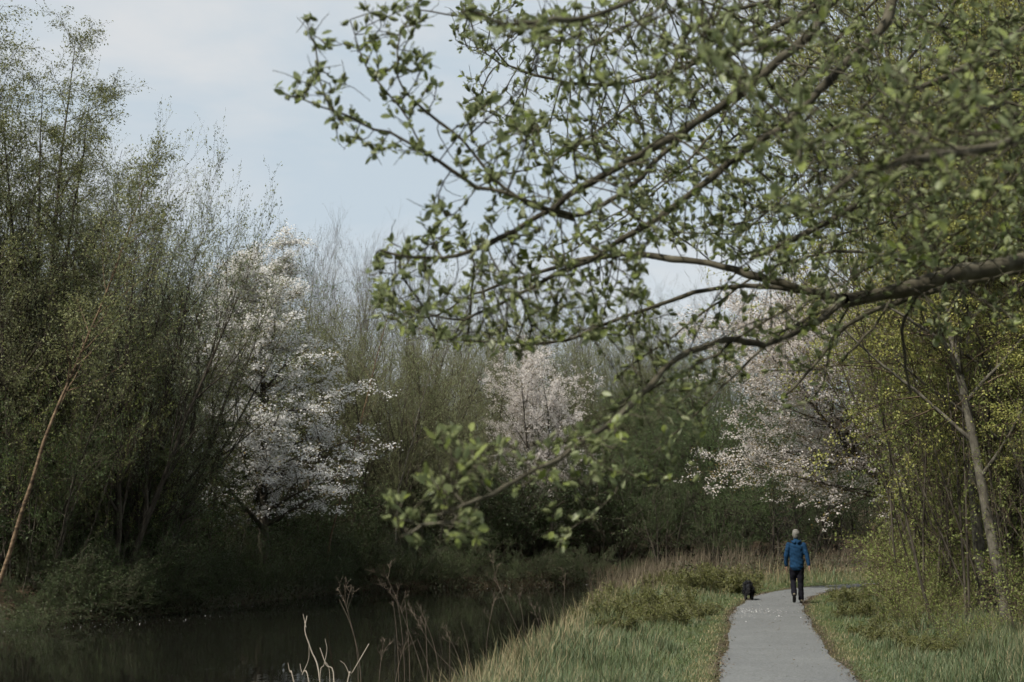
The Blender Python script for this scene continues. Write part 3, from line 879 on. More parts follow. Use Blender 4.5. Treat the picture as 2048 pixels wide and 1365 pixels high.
G = 'slender trunks at the verge beside the slim maple'
for i, (x, y, sc, tl, lb) in enumerate([(7.15, 23.4, 1.25, -0.05, 'slender dark multi-stem tree on the path side of the slim pale maple'), (8.15, 23.3, 1.4, -0.10, 'slender dark multi-stem tree close behind the slim pale maple'),
                                        (7.75, 27.5, 1.3, -0.16, 'slender leaning stems between the stout maple and the leaning cherry'), (9.2, 30.2, 1.4, -0.2, 'tall slender stems leaning towards the path deeper in the thicket')]):
    copy_thing(PROTO['sapling'], (x, y, gz(x, y)), 0.4 + i * 2.0, (sc * 0.7, sc * 0.7, sc), lb, 'tree', G, tilt=(0, tl))

for i, (px, Yd, sc) in enumerate([(35, 34.6, 0.42), (75, 35.4, 0.5), (120, 36.6, 0.5), (-15, 34.0, 0.4), (95, 37.6, 0.6)]):
    X = ground_x(px, Yd) - 0.3
    put_bush('bramble', dk, X, Yd, sc, 'low dark bramble at the foot of the leaning birch by the water', 'low brambles below the leaning birch', i * 1.3)

# brambles right at the far waterline, hiding the bare bank
rb = np.random.default_rng(25)
for i, k in enumerate(range(26, 116, 2)):
    p = fs[k]; t = norm(fs[min(k + 1, len(fs) - 1)] - fs[k - 1]); nn = np.array([t[1], -t[0]])
    if in_poly((p + nn * 1.0)[None], POLY_C)[0]: nn = -nn
    q2 = p + nn * rb.uniform(0.1, 0.6)
    if abs(q2[0]) / q2[1] > 0.40 or q2[0] > 9 or (q2[0] / q2[1] < -0.30 and q2[1] < 39): continue
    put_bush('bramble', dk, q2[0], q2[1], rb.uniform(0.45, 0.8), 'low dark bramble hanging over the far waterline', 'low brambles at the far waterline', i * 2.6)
for i, (px, Y, tp) in enumerate([(735, 71, 760), (800, 74, 740), (870, 76, 770), (925, 74, 820), (1000, 78, 860), (1130, 79, 850), (1230, 84, 760)]):
    place('olive_a' if i % 2 else 'olive_b', None, px, Y, tp, 'shorter olive thicket tree filling the wood either side of the pale pink cherry', 'tree', 'shorter olive trees round the pale pink cherry', nominal=10.6)

# ------------------------------------------------------------------ ground cover
def blades(mb, rng, pos, h, wd, lean, seg2=True):
    n = len(pos)
    az = rng.random(n) * 2 * math.pi
    face = np.stack([np.cos(az), np.sin(az), np.zeros(n)], 1)
    ln = np.stack([np.cos(az + 1.3), np.sin(az + 1.3), np.zeros(n)], 1) * (lean * rng.uniform(0.2, 1.0, n))[:, None]
    h = h[:, None]; wd = wd[:, None]
    up = np.array([0, 0, 1.0])
    mid = pos + up * h * 0.55 + ln * h * 0.35
    tip = pos + up * h * (1 - 0.25 * np.linalg.norm(ln, axis=1, keepdims=True)) + ln * h
    V = np.stack([pos - face * wd * 0.5, pos + face * wd * 0.5, mid + face * wd * 0.42, mid - face * wd * 0.42, tip], 1)
    b = np.arange(n)[:, None] * 5
    mb.add(V.reshape(-1, 3), q=b + np.array([0, 1, 2, 3]), t=b + np.array([3, 2, 4]))


def value_noise(x, y, s, seed):
    r = np.random.default_rng(seed).random((64, 64))
    u = x * s; v = y * s
    i = np.floor(u).astype(int); j = np.floor(v).astype(int)
    fu = sst(0, 1, u - i); fv = sst(0, 1, v - j)
    g = lambda a, b: r[a % 64, b % 64]
    return (g(i, j) * (1 - fu) + g(i + 1, j) * fu) * (1 - fv) + (g(i, j + 1) * (1 - fu) + g(i + 1, j + 1) * fu) * fv


rng = np.random.default_rng(301)
N = 385000
Y = 13.5 * (58 / 13.5) ** rng.random(N)
Xf = rng.uniform(-0.38, 0.385, N) * Y
z, dp, sd, far = terrain(Xf, Y)
ok = (~far) & (sd > 0.02) & (dp > PATH_HW - 0.05 - 0.10 * (value_noise(Xf, Y, 1.4, 9) > 0.6)) & (dp < 5.5) & (rng.random(N) < np.where(dp > 3.6, 0.35, 1.0))
Xf, Y, z, dp, sd = Xf[ok], Y[ok], z[ok], dp[ok], sd[ok]
cl = value_noise(Xf, Y, 1.1, 1) * 0.6 + value_noise(Xf, Y, 3.3, 2) * 0.4
near_w = 1 - sst(0.6, 2.2, sd)
tus = sst(0.62, 0.85, value_noise(Xf, Y, 1.9, 8))
h = 0.045 + 0.10 * sst(0.9, 1.7, dp) * cl * 1.7 + 0.30 * near_w * cl + 0.22 * sst(1.7, 3.2, dp) * cl + 0.16 * tus * sst(1.1, 1.8, dp)
h *= rng.uniform(0.6, 1.25, len(h))
wd = 0.0055 * (0.6 + Y / 30) * rng.uniform(0.7, 1.3, len(h)) * (1 + 0.7 * near_w)
keep = rng.random(len(h)) < (0.45 + 0.75 * cl) * np.where(dp < PATH_HW + 0.10, 0.35, 1)
pos = np.stack([Xf, Y, z - 0.01], 1)
dryp = 0.06 + 0.5 * (1 - sst(0.95, 1.25, dp)) * (value_noise(Xf, Y, 0.8, 5) > 0.42) + 0.5 * near_w * value_noise(Xf, Y, 0.9, 3) + 0.35 * sst(3.0, 4.5, dp) + 0.35 * sst(36, 44, Y) * sst(1.2, 2.0, dp)
dry = rng.random(len(h)) < dryp
for nm, sel, mt, lb in (('grass', keep & ~dry, 'grass', 'short green grass on the verges either side of the path'), ('dry_grass', keep & dry, 'grass_dry', 'straw coloured dead grass mixed into the verges and bank')):
    mb = MB(); blades(mb, rng, pos[sel], h[sel] * (1.0 if nm == 'grass' else 1.15), wd[sel], np.full(sel.sum(), 0.7))
    o = link(nm, mb.mesh(nm, mt), kind='stuff'); tag(o, lb, 'grass')

# brown reeds at the bend
N = 60000
Y = rng.uniform(40, 66, N); Xf = rng.uniform(1.5, 18, N)
z, dp, sd, far = terrain(Xf, Y)
ok = (~far) & (sd > -0.25) & (sd < 2.3) & (dp > 1.6) & (rng.random(N) < np.where(Y < 46, 0.25, 1.0))
Xf, Y, z, sd = Xf[ok], Y[ok], z[ok], sd[ok]
cl = value_noise(Xf, Y, 0.9, 11)
cl = 0.6 * cl + 0.4 * value_noise(Xf, Y, 2.6, 12)
h = (0.35 + 1.55 * cl) * rng.uniform(0.5, 1.2, len(z)) * (0.55 + 0.45 * sst(43, 50, Y))
mb = MB(); blades(mb, rng, np.stack([Xf, Y, z - 0.05], 1), h, np.full(len(z), 0.016) * rng.uniform(0.6, 1.4, len(z)), np.full(len(z), 0.45))
tag(link('reeds', mb.mesh('reeds', 'reed'), kind='stuff'), 'dead brown reeds standing at the water edge by the bend', 'reeds')

# dark ground cover on the far bank and under the wood
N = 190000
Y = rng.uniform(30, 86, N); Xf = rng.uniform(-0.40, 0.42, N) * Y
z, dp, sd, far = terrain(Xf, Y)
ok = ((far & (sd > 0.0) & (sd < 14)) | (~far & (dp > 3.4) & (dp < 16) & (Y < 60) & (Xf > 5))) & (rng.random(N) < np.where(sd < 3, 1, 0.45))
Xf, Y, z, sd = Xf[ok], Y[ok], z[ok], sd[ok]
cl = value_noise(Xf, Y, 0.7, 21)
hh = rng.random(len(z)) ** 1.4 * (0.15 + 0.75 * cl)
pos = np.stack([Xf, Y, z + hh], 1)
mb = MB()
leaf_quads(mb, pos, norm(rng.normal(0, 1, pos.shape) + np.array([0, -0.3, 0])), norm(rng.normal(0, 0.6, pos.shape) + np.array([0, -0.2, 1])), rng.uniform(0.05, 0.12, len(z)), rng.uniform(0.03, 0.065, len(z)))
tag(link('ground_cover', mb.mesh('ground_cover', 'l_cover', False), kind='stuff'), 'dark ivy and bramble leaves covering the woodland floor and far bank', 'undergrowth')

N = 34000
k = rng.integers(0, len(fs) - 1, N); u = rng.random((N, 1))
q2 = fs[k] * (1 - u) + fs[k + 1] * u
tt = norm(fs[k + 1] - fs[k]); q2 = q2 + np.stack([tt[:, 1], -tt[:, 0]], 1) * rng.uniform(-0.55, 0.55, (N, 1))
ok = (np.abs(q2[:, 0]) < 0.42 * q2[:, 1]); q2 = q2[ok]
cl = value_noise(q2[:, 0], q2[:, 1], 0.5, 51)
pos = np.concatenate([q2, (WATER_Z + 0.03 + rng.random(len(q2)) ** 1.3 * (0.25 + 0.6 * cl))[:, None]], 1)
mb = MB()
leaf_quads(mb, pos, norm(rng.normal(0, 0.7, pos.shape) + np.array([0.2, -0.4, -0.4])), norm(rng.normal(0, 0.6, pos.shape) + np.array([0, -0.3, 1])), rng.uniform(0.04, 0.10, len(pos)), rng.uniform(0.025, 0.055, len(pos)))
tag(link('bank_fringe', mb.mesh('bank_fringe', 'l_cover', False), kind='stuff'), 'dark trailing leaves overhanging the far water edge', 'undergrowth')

# litter along the path edges, petals on the path and on the water
def flakes(name, pos, size, mat, label, cat):
    mb = MB()
    d = rng.normal(0, 1, pos.shape); d[:, 2] *= 0.25
    nv = norm(rng.normal(0, 0.25, pos.shape) + np.array([0, 0, 1]))
    leaf_quads(mb, pos, d, nv, size, size * 0.7)
    tag(link(name, mb.mesh(name, mat, False), kind='stuff'), label, cat)

N = 11000
k = rng.integers(0, len(PL), N)
side = np.where(rng.random(N) < 0.5, 1, -1)
off = PATH_HW + rng.normal(0.03, 0.05, N)
xy = PL[k] + nrm2[k] * (off * side)[:, None] + rng.normal(0, 0.03, (N, 2))
ok = (xy[:, 1] > 13) & (xy[:, 1] < 50) & (value_noise(xy[:, 0], xy[:, 1], 0.7, 31) > 0.3)
xy = xy[ok]
flakes('leaf_litter', np.concatenate([xy, np.full((len(xy), 1), 0.012) + rng.random((len(xy), 1)) * 0.02], 1), rng.uniform(0.015, 0.045, len(xy)), 'litter', 'brown crumbs of leaf litter along both path edges', 'litter')
xy = np.stack([rng.normal(5.1, 0.55, 260), rng.normal(31.5, 1.5, 260)], 1)
d_ = seg_dist(xy, PATH_C); xy = xy[d_ < 0.72]
xy2 = PL[rng.integers(0, len(PL), 1500)] + rng.normal(0, 0.4, (1500, 2)); d_ = seg_dist(xy2, PATH_C); xy2 = xy2[(d_ < 0.8) & (xy2[:, 1] > 13) & (xy2[:, 1] < 50)]
flakes('path_debris', np.concatenate([xy2, np.full((len(xy2), 1), 0.018)], 1), rng.uniform(0.01, 0.03, len(xy2)), 'litter', 'tiny dark bits of twig and leaf strewn over the path', 'litter')
flakes('petals', np.concatenate([xy, np.full((len(xy), 1), 0.018)], 1), rng.uniform(0.015, 0.04, len(xy)), 'petal', 'fallen white cherry petals scattered on the grey path', 'petals')
k = rng.integers(0, len(fs), 900)
xy = fs[k] + np.array([0.8, -1.0]) * rng.uniform(0.4, 2.4, (900, 1)) + rng.normal(0, 0.25, (900, 2))
ok = in_poly(xy, POLY_C) & (value_noise(xy[:, 0], xy[:, 1], 0.6, 41) > 0.62)
xy = xy[ok]
flakes('floating_petals', np.concatenate([xy, np.full((len(xy), 1), WATER_Z + 0.006)], 1), rng.uniform(0.015, 0.035, len(xy)), 'petal', 'specks of petals floating on the dark water near the far bank', 'petals')

# umbellifer clumps on the near bank
fern = lambda: build_tree('cow_parsley', 131, 14, 0.75, 0.008, 0.9, 0.10, 0.0, (8, 0.9, 0.2, 0.45, 0.1, 0.0, 0.3), (7, 0.8, 0.2, 0.45, 0.1, 0, 0.3), None,
                          [dict(on=(1, 2), n=7, size=0.045, mat='fern', spread=0.02, along=0.8)], bark='twig_olive', twig='twig_olive', M0=6, base_spread=0.15, sides0=4)
def put_plant(kind, maker, x, y, sc, label, cat, group, rz):
    z = gz(x, y)
    if kind not in PROTO:
        o = PROTO[kind] = maker(); o.location = (x, y, z); o.scale = (sc,) * 3; o.rotation_euler = (0, 0, rz); tag(o, label, cat, group); return
    copy_thing(PROTO[kind], (x, y, z), rz, sc, label, cat, group)
i = 0
for (px, Yd, s) in [(1190, 31, .8), (1225, 28.5, .8), (1250, 32, .9), (1262, 26, .75), (1290, 29.5, .9), (1320, 27.5, .8), (1335, 31, .9), (1365, 28.5, .7), (1300, 33, .9), (1210, 35, .8), (1250, 36.5, .8), (1395, 30, .6), (1345, 25.5, .6), (1230, 24.5, .6)]:
    put_plant('parsley', fern, ground_x(px, Yd), Yd, s, 'bushy green cow parsley clump on the grassy bank between water and path', 'plant', 'cow parsley on the near bank', i * 0.8); i += 1
for (px, Yd, s) in [(1370, 41, 1.05), (1395, 42.5, 1.25), (1420, 41.5, 1.25), (1445, 43, 1.3), (1462, 41.8, 1.1), (1340, 43, 1.0), (1405, 45, 1.2), (1310, 42, .9), (1482, 44.5, 1.0)]:
    put_plant('parsley', fern, ground_x(px, Yd), Yd, s, 'yellow-green umbellifer clump in front of the brown reeds, up the bank from the dog', 'plant', 'umbellifers before the reeds', i * 0.8); i += 1
for (px, Yd, s) in [(1735, 24, .5), (1760, 22, .55), (1790, 25.5, .6), (1815, 21, .55), (1850, 20, .5), (1710, 28, .6), (1700, 33, .7), (1765, 29, .7), (1905, 19, .5), (1960, 18.3, .5), (1690, 37, .7)]:
    put_plant('parsley', fern, ground_x(px, Yd), Yd, s, 'small leafy weed clump on the verge below the maple trunks', 'plant', 'weed clumps on the wooded verge', i * 0.8); i += 1

# dead umbel stalks by the water (photo trace: foot column, foot row is hidden or on the bank; tip)
def stalk(pts, Yd, seed, label, head=True):
    r = np.random.default_rng(seed)
    W = at([p[0] for p in pts], [p[1] for p in pts], Yd)
    W = W[::-1]
    b = W[0].copy(); b[2] = gz(b[0], b[1]) - 0.05
    W = np.concatenate([b[None], W])
    root = empty('dead_stalk', tuple(b))
    Wl = smooth_line(W - b, 4)
    mb = MB(); tubes(mb, Wl[None], np.linspace(0.0048, 0.0026, len(Wl))[None], 5)
    link('stem', mb.mesh('stem', 'dead'), root)
    if head:
        P1, R1 = children(r, Wl[None], np.linspace(0.006, 0.003, len(Wl))[None], 6, 0.75, 1.0, 0.6, 0.2, 0.12, 5, 0.08, 0.05)
        mb = MB(); tubes(mb, P1, np.maximum(R1, 0.002), 3)
        P2, R2 = children(r, P1, R1, 6, 0.6, 1.0, 0.7, 0.2, 0.4, 3, 0.1, 0.08)
        tubes(mb, P2, np.maximum(R2, 0.0018), 3)
        scatter_leaves(r, mb, P2, 1, 0.012, wid=0.9, spread=0.005)
        link('seed_head', mb.mesh('seed_head', 'dead'), root)
    tag(root, label, 'dead stalk', 'dead stalks along the near bank')

SL = [([(684, 1190), (700, 1240), (716, 1330)], 17, 'tall reddish dead stalk with drooping head, nearest the pale sticks'),
      ([(772, 1150), (800, 1215), (850, 1365)], 18, 'long thin dead stalk bending over the open water'),
      ([(850, 1235), (853, 1290), (855, 1365)], 16, 'upright dead stalk with spread umbel, red lower stem'),
      ([(893, 1265), (915, 1310), (932, 1365)], 16, 'dead stalk with dense brown umbel above pale sedge'),
      ([(820, 1215), (868, 1300), (925, 1365)], 17.5, 'slanting dead stalk between the two umbels'),
      ([(990, 1195), (975, 1270), (972, 1340)], 19, 'dead stalk with ragged brown side shoots over the dark water'),
      ([(985, 1125), (1000, 1180), (1040, 1270), (1060, 1330)], 20, 'tallest reddish dead stalk leaning across the water'),
      ([(1035, 1190), (1045, 1230), (1050, 1300)], 22, 'short forked dead stalk beside the leaning tall one'),
      ([(1062, 1205), (1078, 1250), (1085, 1310)], 23, 'bushy dead stalk with pale seed heads by the bank edge'),
      ([(1130, 1150), (1128, 1200), (1122, 1280)], 26, 'thin straight dead stalk where bank meets water'),
      ([(1178, 1140), (1185, 1190), (1180, 1260)], 29, 'slender dead stalk before the brown reeds'),
      ([(1090, 1165), (1105, 1210), (1110, 1270)], 27, 'small dead stalk in the gap before the reeds')]
rs = np.random.default_rng(77)
for i in range(14):                                # finer dead stems between them
    px_ = rs.uniform(720, 1200); Yd = 14.5 + max(0, px_ - 900) / 300 * 14 + rs.uniform(0, 3)
    tp = rs.uniform(1190, 1300); ln_ = rs.uniform(-45, 30)
    SL.append(([(px_ + ln_, tp), (px_ + ln_ * 0.4, tp + 60), (px_, tp + 150)], Yd, 'fine dry stem among the bank weeds at the water edge'))
for i, (pts, Yd, lb) in enumerate(SL):
    stalk(pts, Yd, 400 + i, lb, head=(i < 12 or i % 3 == 0))

# pale bare sticks rising from the water edge
root = empty('bare_shrub', tuple(at(650, 1500, 13.0)))
b0 = np.array(root.location)
for pts, r0 in [([(640, 1365), (622, 1300), (610, 1262), (614, 1232)], .011), ([(612, 1255), (606, 1228)], .006), ([(668, 1365), (652, 1330), (640, 1296)], .010), ([(640, 1365), (648, 1330), (654, 1300), (650, 1278)], .006),
                ([(695, 1365), (705, 1345), (738, 1288)], .010), ([(700, 1352), (690, 1330), (680, 1322)], .006), ([(588, 1365), (580, 1345), (576, 1326)], .009), ([(618, 1365), (604, 1345), (600, 1328)], .009), ([(604, 1350), (617, 1320), (618, 1290)], .005), ([(660, 1365), (648, 1318)], .006)]:
    W = at([p[0] for p in pts], [p[1] for p in pts], 13.0)
    if pts[0][1] >= 1364:
        e = W[0] * 0.15 + np.array([b0[0], b0[1], WATER_Z]) * 0.85; e[2] = WATER_Z - 0.1
        W = np.concatenate([e[None], W])
    Wl = smooth_line(W, 5) - b0
    mb = MB(); tubes(mb, Wl[None], np.linspace(r0 * 0.75, r0 * 0.35, len(Wl))[None], 6)
    link('stick', mb.mesh('stick', 'dead_pale'), root)
tag(root, 'pale leafless sticks of a dead shrub rising from the near water edge', 'dead shrub')

# ------------------------------------------------------------------ overhanging willow
wr_ = np.random.default_rng(777)
WT = np.array([4.7, 7.2])
W0 = np.array([WT[0], WT[1], gz(*WT)])
# traced limbs: (photo x, photo y, distance) from the trunk outwards; radius at start and end
LIMBS = [
    ([(2500, 420, 6.6), (2250, 455, 6.4), (2048, 508, 6.2), (1900, 542, 6.0), (1780, 572, 5.9), (1690, 602, 5.8)], .055, .034),
    ([(1690, 602, 5.8), (1580, 572, 5.8), (1480, 535, 5.9), (1370, 513, 6.0), (1270, 505, 6.1), (1160, 520, 6.2), (1040, 560, 6.2), (940, 590, 6.2)], .028, .006),
    ([(1690, 602, 5.8), (1630, 655, 5.6), (1560, 682, 5.4), (1480, 672, 5.2), (1400, 703, 5.0), (1300, 772, 4.8), (1200, 850, 4.6), (1080, 920, 4.4), (960, 985, 4.2), (860, 1045, 4.1), (800, 1075, 4.0)], .023, .0028),
    ([(1640, 585, 5.8), (1540, 580, 6.0), (1400, 590, 6.1), (1260, 640, 6.0), (1100, 686, 5.8), (980, 692, 5.7), (880, 672, 5.6)], .017, .004),
    ([(2048, 545, 7.0), (1950, 570, 7.1), (1860, 590, 7.2), (1720, 640, 7.4), (1640, 720, 7.4), (1560, 800, 7.4)], .03, .006),
    ([(2500, 60, 6.6), (2300, 110, 6.6), (2120, 190, 6.6), (1980, 262, 6.6), (1850, 320, 6.5), (1720, 400, 6.4), (1600, 470, 6.3), (1500, 520, 6.2)], .05, .010),
    ([(2350, -260, 6.2), (2050, -180, 5.9), (1820, -60, 5.6), (1740, 60, 5.5), (1650, 150, 5.4), (1560, 235, 5.3), (1440, 330, 5.2), (1330, 430, 5.1), (1200, 520, 5.0), (1060, 590, 5.0), (930, 640, 5.0)], .032, .005),
    ([(2200, -330, 5.6), (1900, -160, 5.4), (1690, -20, 5.2), (1610, 75, 5.1), (1500, 172, 5.0), (1400, 235, 5.0), (1270, 300, 4.9), (1150, 372, 4.8), (1040, 440, 4.8), (930, 500, 4.8), (840, 520, 4.8), (760, 500, 4.8)], .030, .004),
    ([(1400, 235, 5.0), (1300, 330, 5.0), (1200, 420, 4.9), (1120, 425, 4.8), (1010, 382, 4.7), (950, 360, 4.7), (880, 325, 4.7), (835, 290, 4.7), (760, 265, 4.7), (690, 240, 4.7), (620, 212, 4.7), (552, 178, 4.7)], .014, .0025),
    ([(1150, 440, 4.85), (1060, 410, 4.8), (980, 350, 4.8), (930, 290, 4.8), (860, 232, 4.8), (815, 190, 4.8), (795, 140, 4.8), (800, 70, 4.8), (835, 20, 4.8)], .010, .0025),
    ([(870, 320, 4.7), (838, 288, 4.7), (790, 210, 4.7), (740, 150, 4.7), (715, 90, 4.7), (700, 40, 4.7)], .006, .0025),
    ([(690, 240, 4.7), (660, 205, 4.7), (640, 150, 4.7), (625, 90, 4.7), (612, 35, 4.7)], .005, .0025),
    ([(2100, -260, 8.2), (1800, -80, 8.2), (1560, 60, 8.2), (1400, 130, 8.2), (1250, 170, 8.2), (1120, 165, 8.2), (1020, 140, 8.2), (955, 100, 8.2)], .026, .004),
    ([(1560, 60, 8.2), (1420, 10, 8.3), (1300, -40, 8.4)], .012, .004),
    ([(1900, -160, 5.4), (1700, -120, 4.6), (1500, -60, 4.1), (1320, 0, 3.8), (1150, 50, 3.6), (1020, 60, 3.5), (930, 20, 3.5)], .018, .004),
    ([(2300, 110, 6.6), (2200, 220, 5.0), (2050, 280, 4.2), (1900, 320, 3.8), (1760, 350, 3.5), (1650, 400, 3.4)], .025, .005),
    ([(2300, -100, 6.4), (2100, 20, 6.0), (1950, 120, 5.7), (1800, 200, 5.6), (1680, 300, 5.6)], .03, .007),
    ([(1820, -60, 5.6), (1420, 40, 5.6), (1340, 150, 5.6), (1250, 230, 5.6), (1140, 300, 5.6), (1050, 340, 5.6)], .012, .003),
    ([(1900, -160, 5.4), (1640, -20, 6.0), (1560, 90, 6.1), (1470, 190, 6.1), (1380, 300, 6.1), (1280, 380, 6.1), (1180, 450, 6.1), (1090, 500, 6.1)], .012, .003),
    ([(2050, -180, 5.9), (1940, -20, 6.3), (1850, 90, 6.4), (1740, 200, 6.4), (1650, 300, 6.4), (1560, 400, 6.4), (1480, 470, 6.4)], .013, .003),
    ([(2120, 190, 6.6), (2040, 170, 6.9), (1950, 200, 7.0), (1830, 290, 7.0), (1700, 380, 7.0), (1580, 430, 7.0), (1450, 450, 7.0)], .013, .003),
    ([(2250, 455, 6.4), (2080, 360, 6.9), (1960, 385, 7.0), (1820, 440, 7.0), (1680, 480, 7.0), (1560, 500, 7.0), (1430, 530, 7.0)], .013, .003),
    ([(2050, -180, 5.9), (1780, -20, 7.0), (1640, 120, 7.2), (1500, 260, 7.2), (1380, 340, 7.2), (1260, 430, 7.2), (1160, 500, 7.2), (1040, 520, 7.2)], .013, .003),
    ([(2120, 190, 6.6), (2000, 215, 5.8), (1930, 230, 5.6), (1790, 260, 5.5), (1660, 330, 5.4), (1540, 420, 5.4)], .012, .003),
    ([(1900, 542, 6.0), (1800, 528, 6.2), (1700, 505, 6.2), (1580, 525, 6.2), (1450, 600, 6.1), (1330, 680, 6.0), (1230, 760, 6.0)], .012, .003),
    ([(1690, 602, 5.8), (1600, 640, 5.8), (1500, 720, 5.8), (1420, 790, 5.8), (1340, 870, 5.8), (1290, 930, 5.8)], .010, .003),
    ([(1480, 672, 5.2), (1390, 730, 5.2), (1290, 800, 5.2), (1180, 870, 5.2), (1100, 900, 5.2)], .008, .003),
    # bare hanging shoots under the main limb
    ([(1860, 555, 6.0), (1830, 600, 6.0), (1815, 660, 6.0), (1812, 720, 6.0), (1822, 790, 6.0)], .012, .006),
    ([(1800, 570, 6.0), (1770, 640, 6.0), (1720, 690, 6.0), (1685, 725, 6.0)], .011, .005),
    ([(1860, 556, 6.0), (1838, 620, 6.0), (1850, 660, 6.0)], .008, .004),
    ([(1700, 610, 5.8), (1660, 690, 5.8), (1625, 790, 5.8), (1555, 822, 5.8)], .008, .003),
    ([(1300, 775, 4.8), (1240, 810, 4.8), (1236, 880, 4.8), (1243, 935, 4.8), (1215, 985, 4.8), (1185, 1035, 4.8)], .007, .0025),
    ([(1243, 935, 4.8), (1300, 962, 4.8), (1390, 955, 4.8)], .004, .002),
]
TRUNKS = [[(0, 0, -0.3), (-0.05, 0, 0.8), (-0.15, -0.1, 1.9), (-0.25, -0.2, 3.2), (-0.2, -0.4, 4.6), (-0.1, -0.6, 6.2), (-.1, -.7, 7.4)],
          [(0.1, 0.1, -0.3), (0.3, 0.25, 1.0), (0.5, 0.6, 2.6), (0.55, 0.9, 4.4), (0.4, 1.2, 6.0)]]
willow = empty('willow_tree', tuple(W0))
tag(willow, 'great willow arching over the path from beside the camera, grey catkins and young green leaves', 'tree')
nodes = []; ndir = []; nrad = []; npar = []
mains = []


def resample(P, R, step):
    Lc = np.concatenate([[0], np.cumsum(np.linalg.norm(np.diff(P, axis=0), axis=1))])
    k = max(2, int(Lc[-1] / step) + 1)
    s = np.linspace(0, Lc[-1], k)
    return np.stack([np.interp(s, Lc, P[:, j]) for j in range(3)], 1), np.interp(s, Lc, R)


STEP = 0.055
mb = MB()
for ti, T in enumerate(TRUNKS):
    P = smooth_line(np.array(T, float), 6) + W0
    Rr = np.linspace(0.17 if ti == 0 else 0.13, 0.05, len(P)); Rr[:3] *= np.array([1.5, 1.3, 1.1])
    tubes(mb, (P - W0)[None], Rr[None], 12)
    if ti == 0: trunkP = P
link('trunk', mb.mesh('trunk', 'bark_willow'), willow)
for li, (pts, r0, r1) in enumerate(LIMBS):
    r0 *= 0.72; r1 *= 0.85
    a = np.array(pts, float)
    W = at(a[:, 0], a[:, 1], a[:, 2])
    if a[0, 0] > 2060:                            # join the limb to the trunk, rising outwards
        j = np.argmin(np.abs(trunkP[:, 2] - (W[0, 2] - 0.5)))
        W = np.concatenate([trunkP[j][None], W])
        r0 *= 1.15
    P = smooth_line(W, 7)
    # natural kinks, kept small
    kn = np.cumsum(wr_.normal(0, 0.007, P.shape), 0); kn -= np.linspace(0, 1, len(P))[:, None] * kn[-1]
    P = P + kn * (0.7 if li not in (9, 10, 11) else 0.3)
    Rr = r1 + (r0 - r1) * np.linspace(1, 0, len(P)) ** 0.85
    P, Rr = resample(P, Rr, STEP)
    Rr = Rr * (1 + 0.10 * np.sin(np.arange(len(Rr)) * 0.9 + li) + wr_.normal(0, 0.06, len(Rr)))
    mb = MB(); tubes(mb, (P - W0)[None], Rr[None], 9 if r0 > .02 else 6)
    link('limb', mb.mesh('limb', 'bark_willow'), willow)
    px_, py_, _d = project(P)
    base = len(nodes)
    for i in range(len(P)):
        if px_[i] < 2450 and li not in (27, 29):
            nodes.append(P[i]); nrad.append(Rr[i]); ndir.append(norm(P[min(i + 1, len(P) - 1)] - P[max(i - 1, 0)]))
ndir_ = np.array(ndir); nodes = np.array(nodes); nrad = np.array(nrad)
n_main = len(nodes)

# where twigs and leaves grow, the last two out of view: (polygon in photo pixels, near, far, number)
REG = [([(600, 20), (640, 20), (700, 180), (660, 230), (580, 180)], 4.5, 4.9, 54),
       ([(680, 20), (860, 0), (880, 200), (860, 240), (790, 250), (700, 120)], 4.5, 5.0, 157),
       ([(640, 200), (780, 250), (860, 300), (740, 330), (660, 280)], 4.5, 4.9, 88),
       ([(840, 400), (960, 360), (1010, 420), (900, 470), (820, 470)], 4.6, 5.0, 54),
       ([(900, 0), (1300, 0), (1300, 330), (1080, 330), (930, 220)], 7.4, 8.8, 483),
       ([(890, 0), (1120, 0), (1080, 110), (940, 90)], 3.4, 3.9, 46),
       ([(1060, 0), (1700, 0), (1500, 200), (1160, 220), (1050, 120)], 3.6, 5.4, 312),
       ([(930, 180), (1300, 250), (1300, 460), (1020, 480), (900, 330)], 4.4, 5.4, 429),
       ([(1300, 0), (2060, 0), (2060, 300), (1300, 330)], 4.6, 7.6, 1080),
       ([(1250, 280), (2060, 280), (2060, 520), (1700, 560), (1250, 490)], 4.6, 7.4, 1215),
       ([(1300, 60), (2060, 60), (2060, 480), (1560, 460)], 3.0, 4.3, 130),
       ([(720, 490), (860, 450), (1000, 470), (1300, 480), (1300, 600), (860, 640), (730, 600)], 4.5, 5.6, 504),
       ([(740, 580), (900, 640), (1000, 600), (1320, 600), (1300, 700), (940, 710), (860, 700), (740, 650)], 4.7, 6.3, 350),
       ([(1250, 640), (1520, 560), (1720, 640), (1600, 760), (1440, 800), (1280, 830)], 4.8, 6.4, 110),
       ([(860, 850), (930, 840), (1000, 930), (900, 980), (800, 960), (880, 920)], 4.0, 4.4, 70),
       ([(750, 1010), (830, 950), (960, 950), (980, 1020), (950, 1090), (850, 1110), (750, 1070)], 3.9, 4.3, 120),
       ([(960, 880), (1120, 860), (1230, 820), (1280, 900), (1200, 1000), (1050, 990)], 4.3, 4.8, 120),
       ([(1090, 1040), (1200, 1000), (1200, 1060), (1100, 1110)], 4.5, 4.9, 25),
       ([(1240, 800), (1420, 760), (1440, 880), (1360, 960), (1250, 940)], 4.6, 5.4, 30),
       ([(1780, 560), (2060, 560), (2060, 680), (1820, 660)], 5.4, 6.8, 71),
       ([(1100, -30), (2500, -30), (2500, -500), (1500, -450)], 4.2, 7.6, 420),  # unseen crown above the frame, added to shade the leaves below
       ([(2060, -30), (2600, -30), (2600, 520), (2060, 520)], 4.6, 7.6, 230)]  # unseen crown beside the frame, added for the same shade
att_ = []
